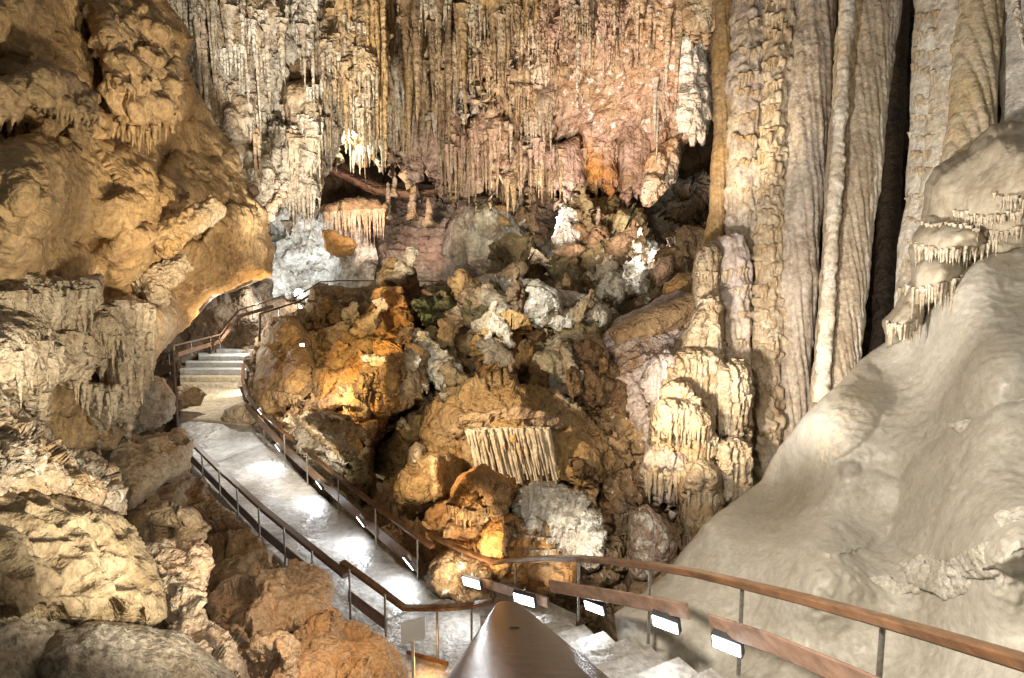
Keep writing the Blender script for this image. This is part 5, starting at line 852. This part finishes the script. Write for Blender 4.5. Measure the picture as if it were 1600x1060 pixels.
# camera rail
zr = lambda d: -(.0522 + .5395 * d) - max(0, min(d - 3.3, 2)) * .09
def railpt(d):
    v = 530 + ((-zr(d) / d) - FW[2] * -1) / UP[2] * F
    X = .0165 - .0125 * d; return at(800 + X / d * F, 530 - ((zr(d) / d - FW[2]) / UP[2]) * F, d)
o = empty('handrail', railpt(.9)); tag(o, 'wide dark glossy handrail running straight down from the viewer at the bottom centre', 'handrail')
mGLOSS = simple('dark_varnish', (.05, .016, .01), .26, 0, .6, 55, .45, .06, .0); mGLOSS.node_tree.nodes['Principled BSDF'].inputs['Specular IOR Level'].default_value = .28
def roundrail(name, ds, W, Hh, mat, parent):
    P = np.array([railpt(d) for d in ds]); n = len(P); T = np.gradient(P, axis=0); T /= np.linalg.norm(T, axis=1)[:, None]; A = np.cross(T, [0, 0, 1.]); A /= np.linalg.norm(A, axis=1)[:, None]; Bv = np.cross(A, T)
    th = np.linspace(0, math.pi, 15); prof = [(W / 2 * math.cos(a) * (1 if abs(math.cos(a)) < .99 else 1), -.016 + .016 * math.sin(a) ** .6) for a in th] + [(-W / 2, -Hh + .01), (-W / 2 + .01, -Hh), (W / 2 - .01, -Hh), (W / 2, -Hh + .01)]; k = len(prof)
    V = np.array([P[i] + A[i] * x + Bv[i] * y for i in range(n) for x, y in prof]); o_ = np.array(parent['_o'])
    Fc = [(i * k + j, (i + 1) * k + j, (i + 1) * k + (j + 1) % k, i * k + (j + 1) % k) for i in range(n - 1) for j in range(k)] + [tuple(range(k)), tuple((n - 1) * k + j for j in range(k))[::-1]]
    me = bpy.data.meshes.new(name); me.from_pydata([tuple(v - o_) for v in V], [], Fc); me.polygons.foreach_set('use_smooth', [True] * len(me.polygons)); me.materials.append(mat); q = bpy.data.objects.new(name, me); C.objects.link(q); q.parent = parent; return q
roundrail('rail', [.1, .16, .22, .3, .4, .5, .65, .8, 1.0, 1.3, 1.7, 2.2, 3, 4, 5.5, 7, 8.4, 9.5], .12, .055, mGLOSS, o)
for d in (1.6, 3.4, 5.6, 7.8):
    p = railpt(d); post((p[0], p[1], p[2] - .95), float(p[2]) - .04, o)
def disc(name, p, nrm, rx, mat, parent, h=.003):
    n = 20; nrm = Vector(nrm).normalized(); a = nrm.orthogonal().normalized(); b = nrm.cross(a); o_ = Vector(parent['_o']); p = Vector(p)
    V = [p + nrm * hh + (a * math.cos(t * 2 * math.pi / n) + b * math.sin(t * 2 * math.pi / n)) * rr - o_ for hh, rr in ((0, rx), (h, rx * .8)) for t in range(n)]
    me = bpy.data.meshes.new(name); me.from_pydata([tuple(v) for v in V], [], [(i, (i + 1) % n, (i + 1) % n + n, i + n) for i in range(n)] + [tuple(range(n, 2 * n))]); me.materials.append(mat); q = bpy.data.objects.new(name, me); C.objects.link(q); q.parent = parent
pp = railpt(.8) + np.array([-.003, 0, 0]); t_ = railpt(.9) - railpt(.7); nn = np.cross(np.array([1., 0, 0]), t_)
disc('bolt_hole', pp + nn / np.linalg.norm(nn) * .0008, nn, .0075, simple('bolt_black', (.01, .008, .008), .8), o, .001)
# sign
sg = empty('sign', atz(645, 1052, -6.2) + np.array([0, 0, 0])); tag(sg, 'small blank white sign board on a thin post beside the orange boulder', 'sign')
dsg = float(np.dot(atz(645, 1052, -6.2), FW)) * .97
A_, B_, C_, D_ = at(626, 975, dsg), at(664, 964, dsg + .15), at(664, 998, dsg + .15), at(627, 1009, dsg)
me = bpy.data.meshes.new('board'); o_ = np.array(sg['_o']); bk_ = np.array([0, .03, 0]); VV = [A_, B_, C_, D_, A_ + bk_, B_ + bk_, C_ + bk_, D_ + bk_]
me.from_pydata([tuple(v - o_) for v in VV], [], [(0, 3, 2, 1), (4, 5, 6, 7), (0, 1, 5, 4), (1, 2, 6, 5), (2, 3, 7, 6), (3, 0, 4, 7)]); me.materials.append(mSIGN); q = bpy.data.objects.new('board', me); C.objects.link(q); q.parent = sg
bar('post', [at(645, 1002, dsg + .05), at(645.5, 1002, dsg + .05) - np.array([0, 0.02, 1.2])], .05, .05, mSIGN, sg, top=False)
# lamps
def floodlight(u, v, d, size, yaw, lab, power=60, face=None):
    p = at(u, v, d); o = empty('floodlight', p); tag(o, lab, 'lamp')
    f = Vector(face if face is not None else (-.5, -.75, -.35)).normalized(); sx, sy = size, size * .55; a = f.cross(Vector((0, 0, 1))).normalized(); b = a.cross(f).normalized()
    def box(name, c, hx, hy, hz, mat):
        V = [Vector(c) + a * x * hx + b * y * hy + f * z * hz for x in (-1, 1) for y in (-1, 1) for z in (-1, 1)]
        me = bpy.data.meshes.new(name); me.from_pydata([tuple(w) for w in V], [], [(0, 1, 3, 2), (4, 6, 7, 5), (0, 4, 5, 1), (2, 3, 7, 6), (0, 2, 6, 4), (1, 5, 7, 3)]); me.materials.append(mat); q = bpy.data.objects.new(name, me); C.objects.link(q); q.parent = o; return q
    box('housing', (0, 0, 0), sx / 2 + .015, sy / 2 + .015, .035, mHOUS); box('glass', f * .040, sx / 2, sy / 2, .004, mGLASS); box('bracket', -f * .05 + b * (sy / 2), .015, sy * .4, .02, mSTEEL)
    l = bpy.data.lights.new('lamp_light', 'AREA'); l.shape = 'RECTANGLE'; l.size = sx * .9; l.size_y = sy * .9; l.energy = power * .16; l.color = (.93, .97, 1); lo = bpy.data.objects.new('lamp_light', l); C.objects.link(lo)
    pl = bpy.data.lights.new('lamp_spill', 'POINT'); pl.energy = power * .035; pl.shadow_soft_size = .04; pl.color = (.93, .97, 1); po = bpy.data.objects.new('lamp_spill', pl); C.objects.link(po); po.parent = o; po.location = f * .13 + Vector((0, 0, .05))
    lo.parent = o; lo.location = f * .06; lo.rotation_euler = f.to_track_quat('-Z', 'Y').to_euler(); return o
TOW = (-.75, -.45, -.5)
floodlight(407, 643, 20.6, .26, 0, 'small floodlight on the kick board beside the low rounded rock', 130, TOW)
floodlight(435, 699, 18.4, .3, 0, 'floodlight on the right kick board, farthest of the row along the ramp', 130, TOW)
floodlight(500, 757, 15.6, .3, 0, 'floodlight on the right kick board above the blue dark hollow', 130, TOW)
floodlight(565, 814, 13.3, .3, 0, 'floodlight on the right kick board halfway down the walkway', 120, TOW)
floodlight(640, 879, 11.6, .32, 0, 'floodlight at the lower end of the right kick board', 110, TOW)
floodlight(738, 909, 10.6, .34, 0, 'floodlight beside the dark speckled boulder at the corner', 110, (-.4, -.8, -.3))
floodlight(820, 935, 9.2, .34, 0, 'floodlight just beyond the tip of the glossy handrail', 90, (-.4, -.8, -.3))
floodlight(930, 947, 7.8, .27, 0, 'floodlight under the kick board at the top of the near steps', 35, (-.55, -.75, -.35))
floodlight(1041, 972, 6.35, .28, 0, 'floodlight under the right end of the middle kick board', 28, (-.55, -.75, -.35))
floodlight(1137, 1005, 5.35, .25, 0, 'nearest floodlight, under the pale kick board at the right', 22, (-.6, -.75, -.3))
floodlight(473, 539, 19.5, .15, 0, 'small star bright lamp on the ochre ridge left of the dark hollow', 60, (-.1, -.9, -.2))
floodlight(470, 479, 33, .3, 0, 'tiny lamp at the bend of the far walkway', 160, (-.6, -.6, -.4))

for p_, t_, e_ in ((at(398, 505, 34), at(360, 560, 33), 900), (at(395, 596, 28), at(320, 620, 29), 420), (at(470, 455, 38), at(440, 480, 39), 500)):
    spot(p_, t_, e_, (1, .95, .86) if e_ != 420 else NEUT, 130, .15)  # added spots brighten the far steps, no fitting modelled
for o in list(bpy.data.objects):
    if '_o' in o: del o['_o']
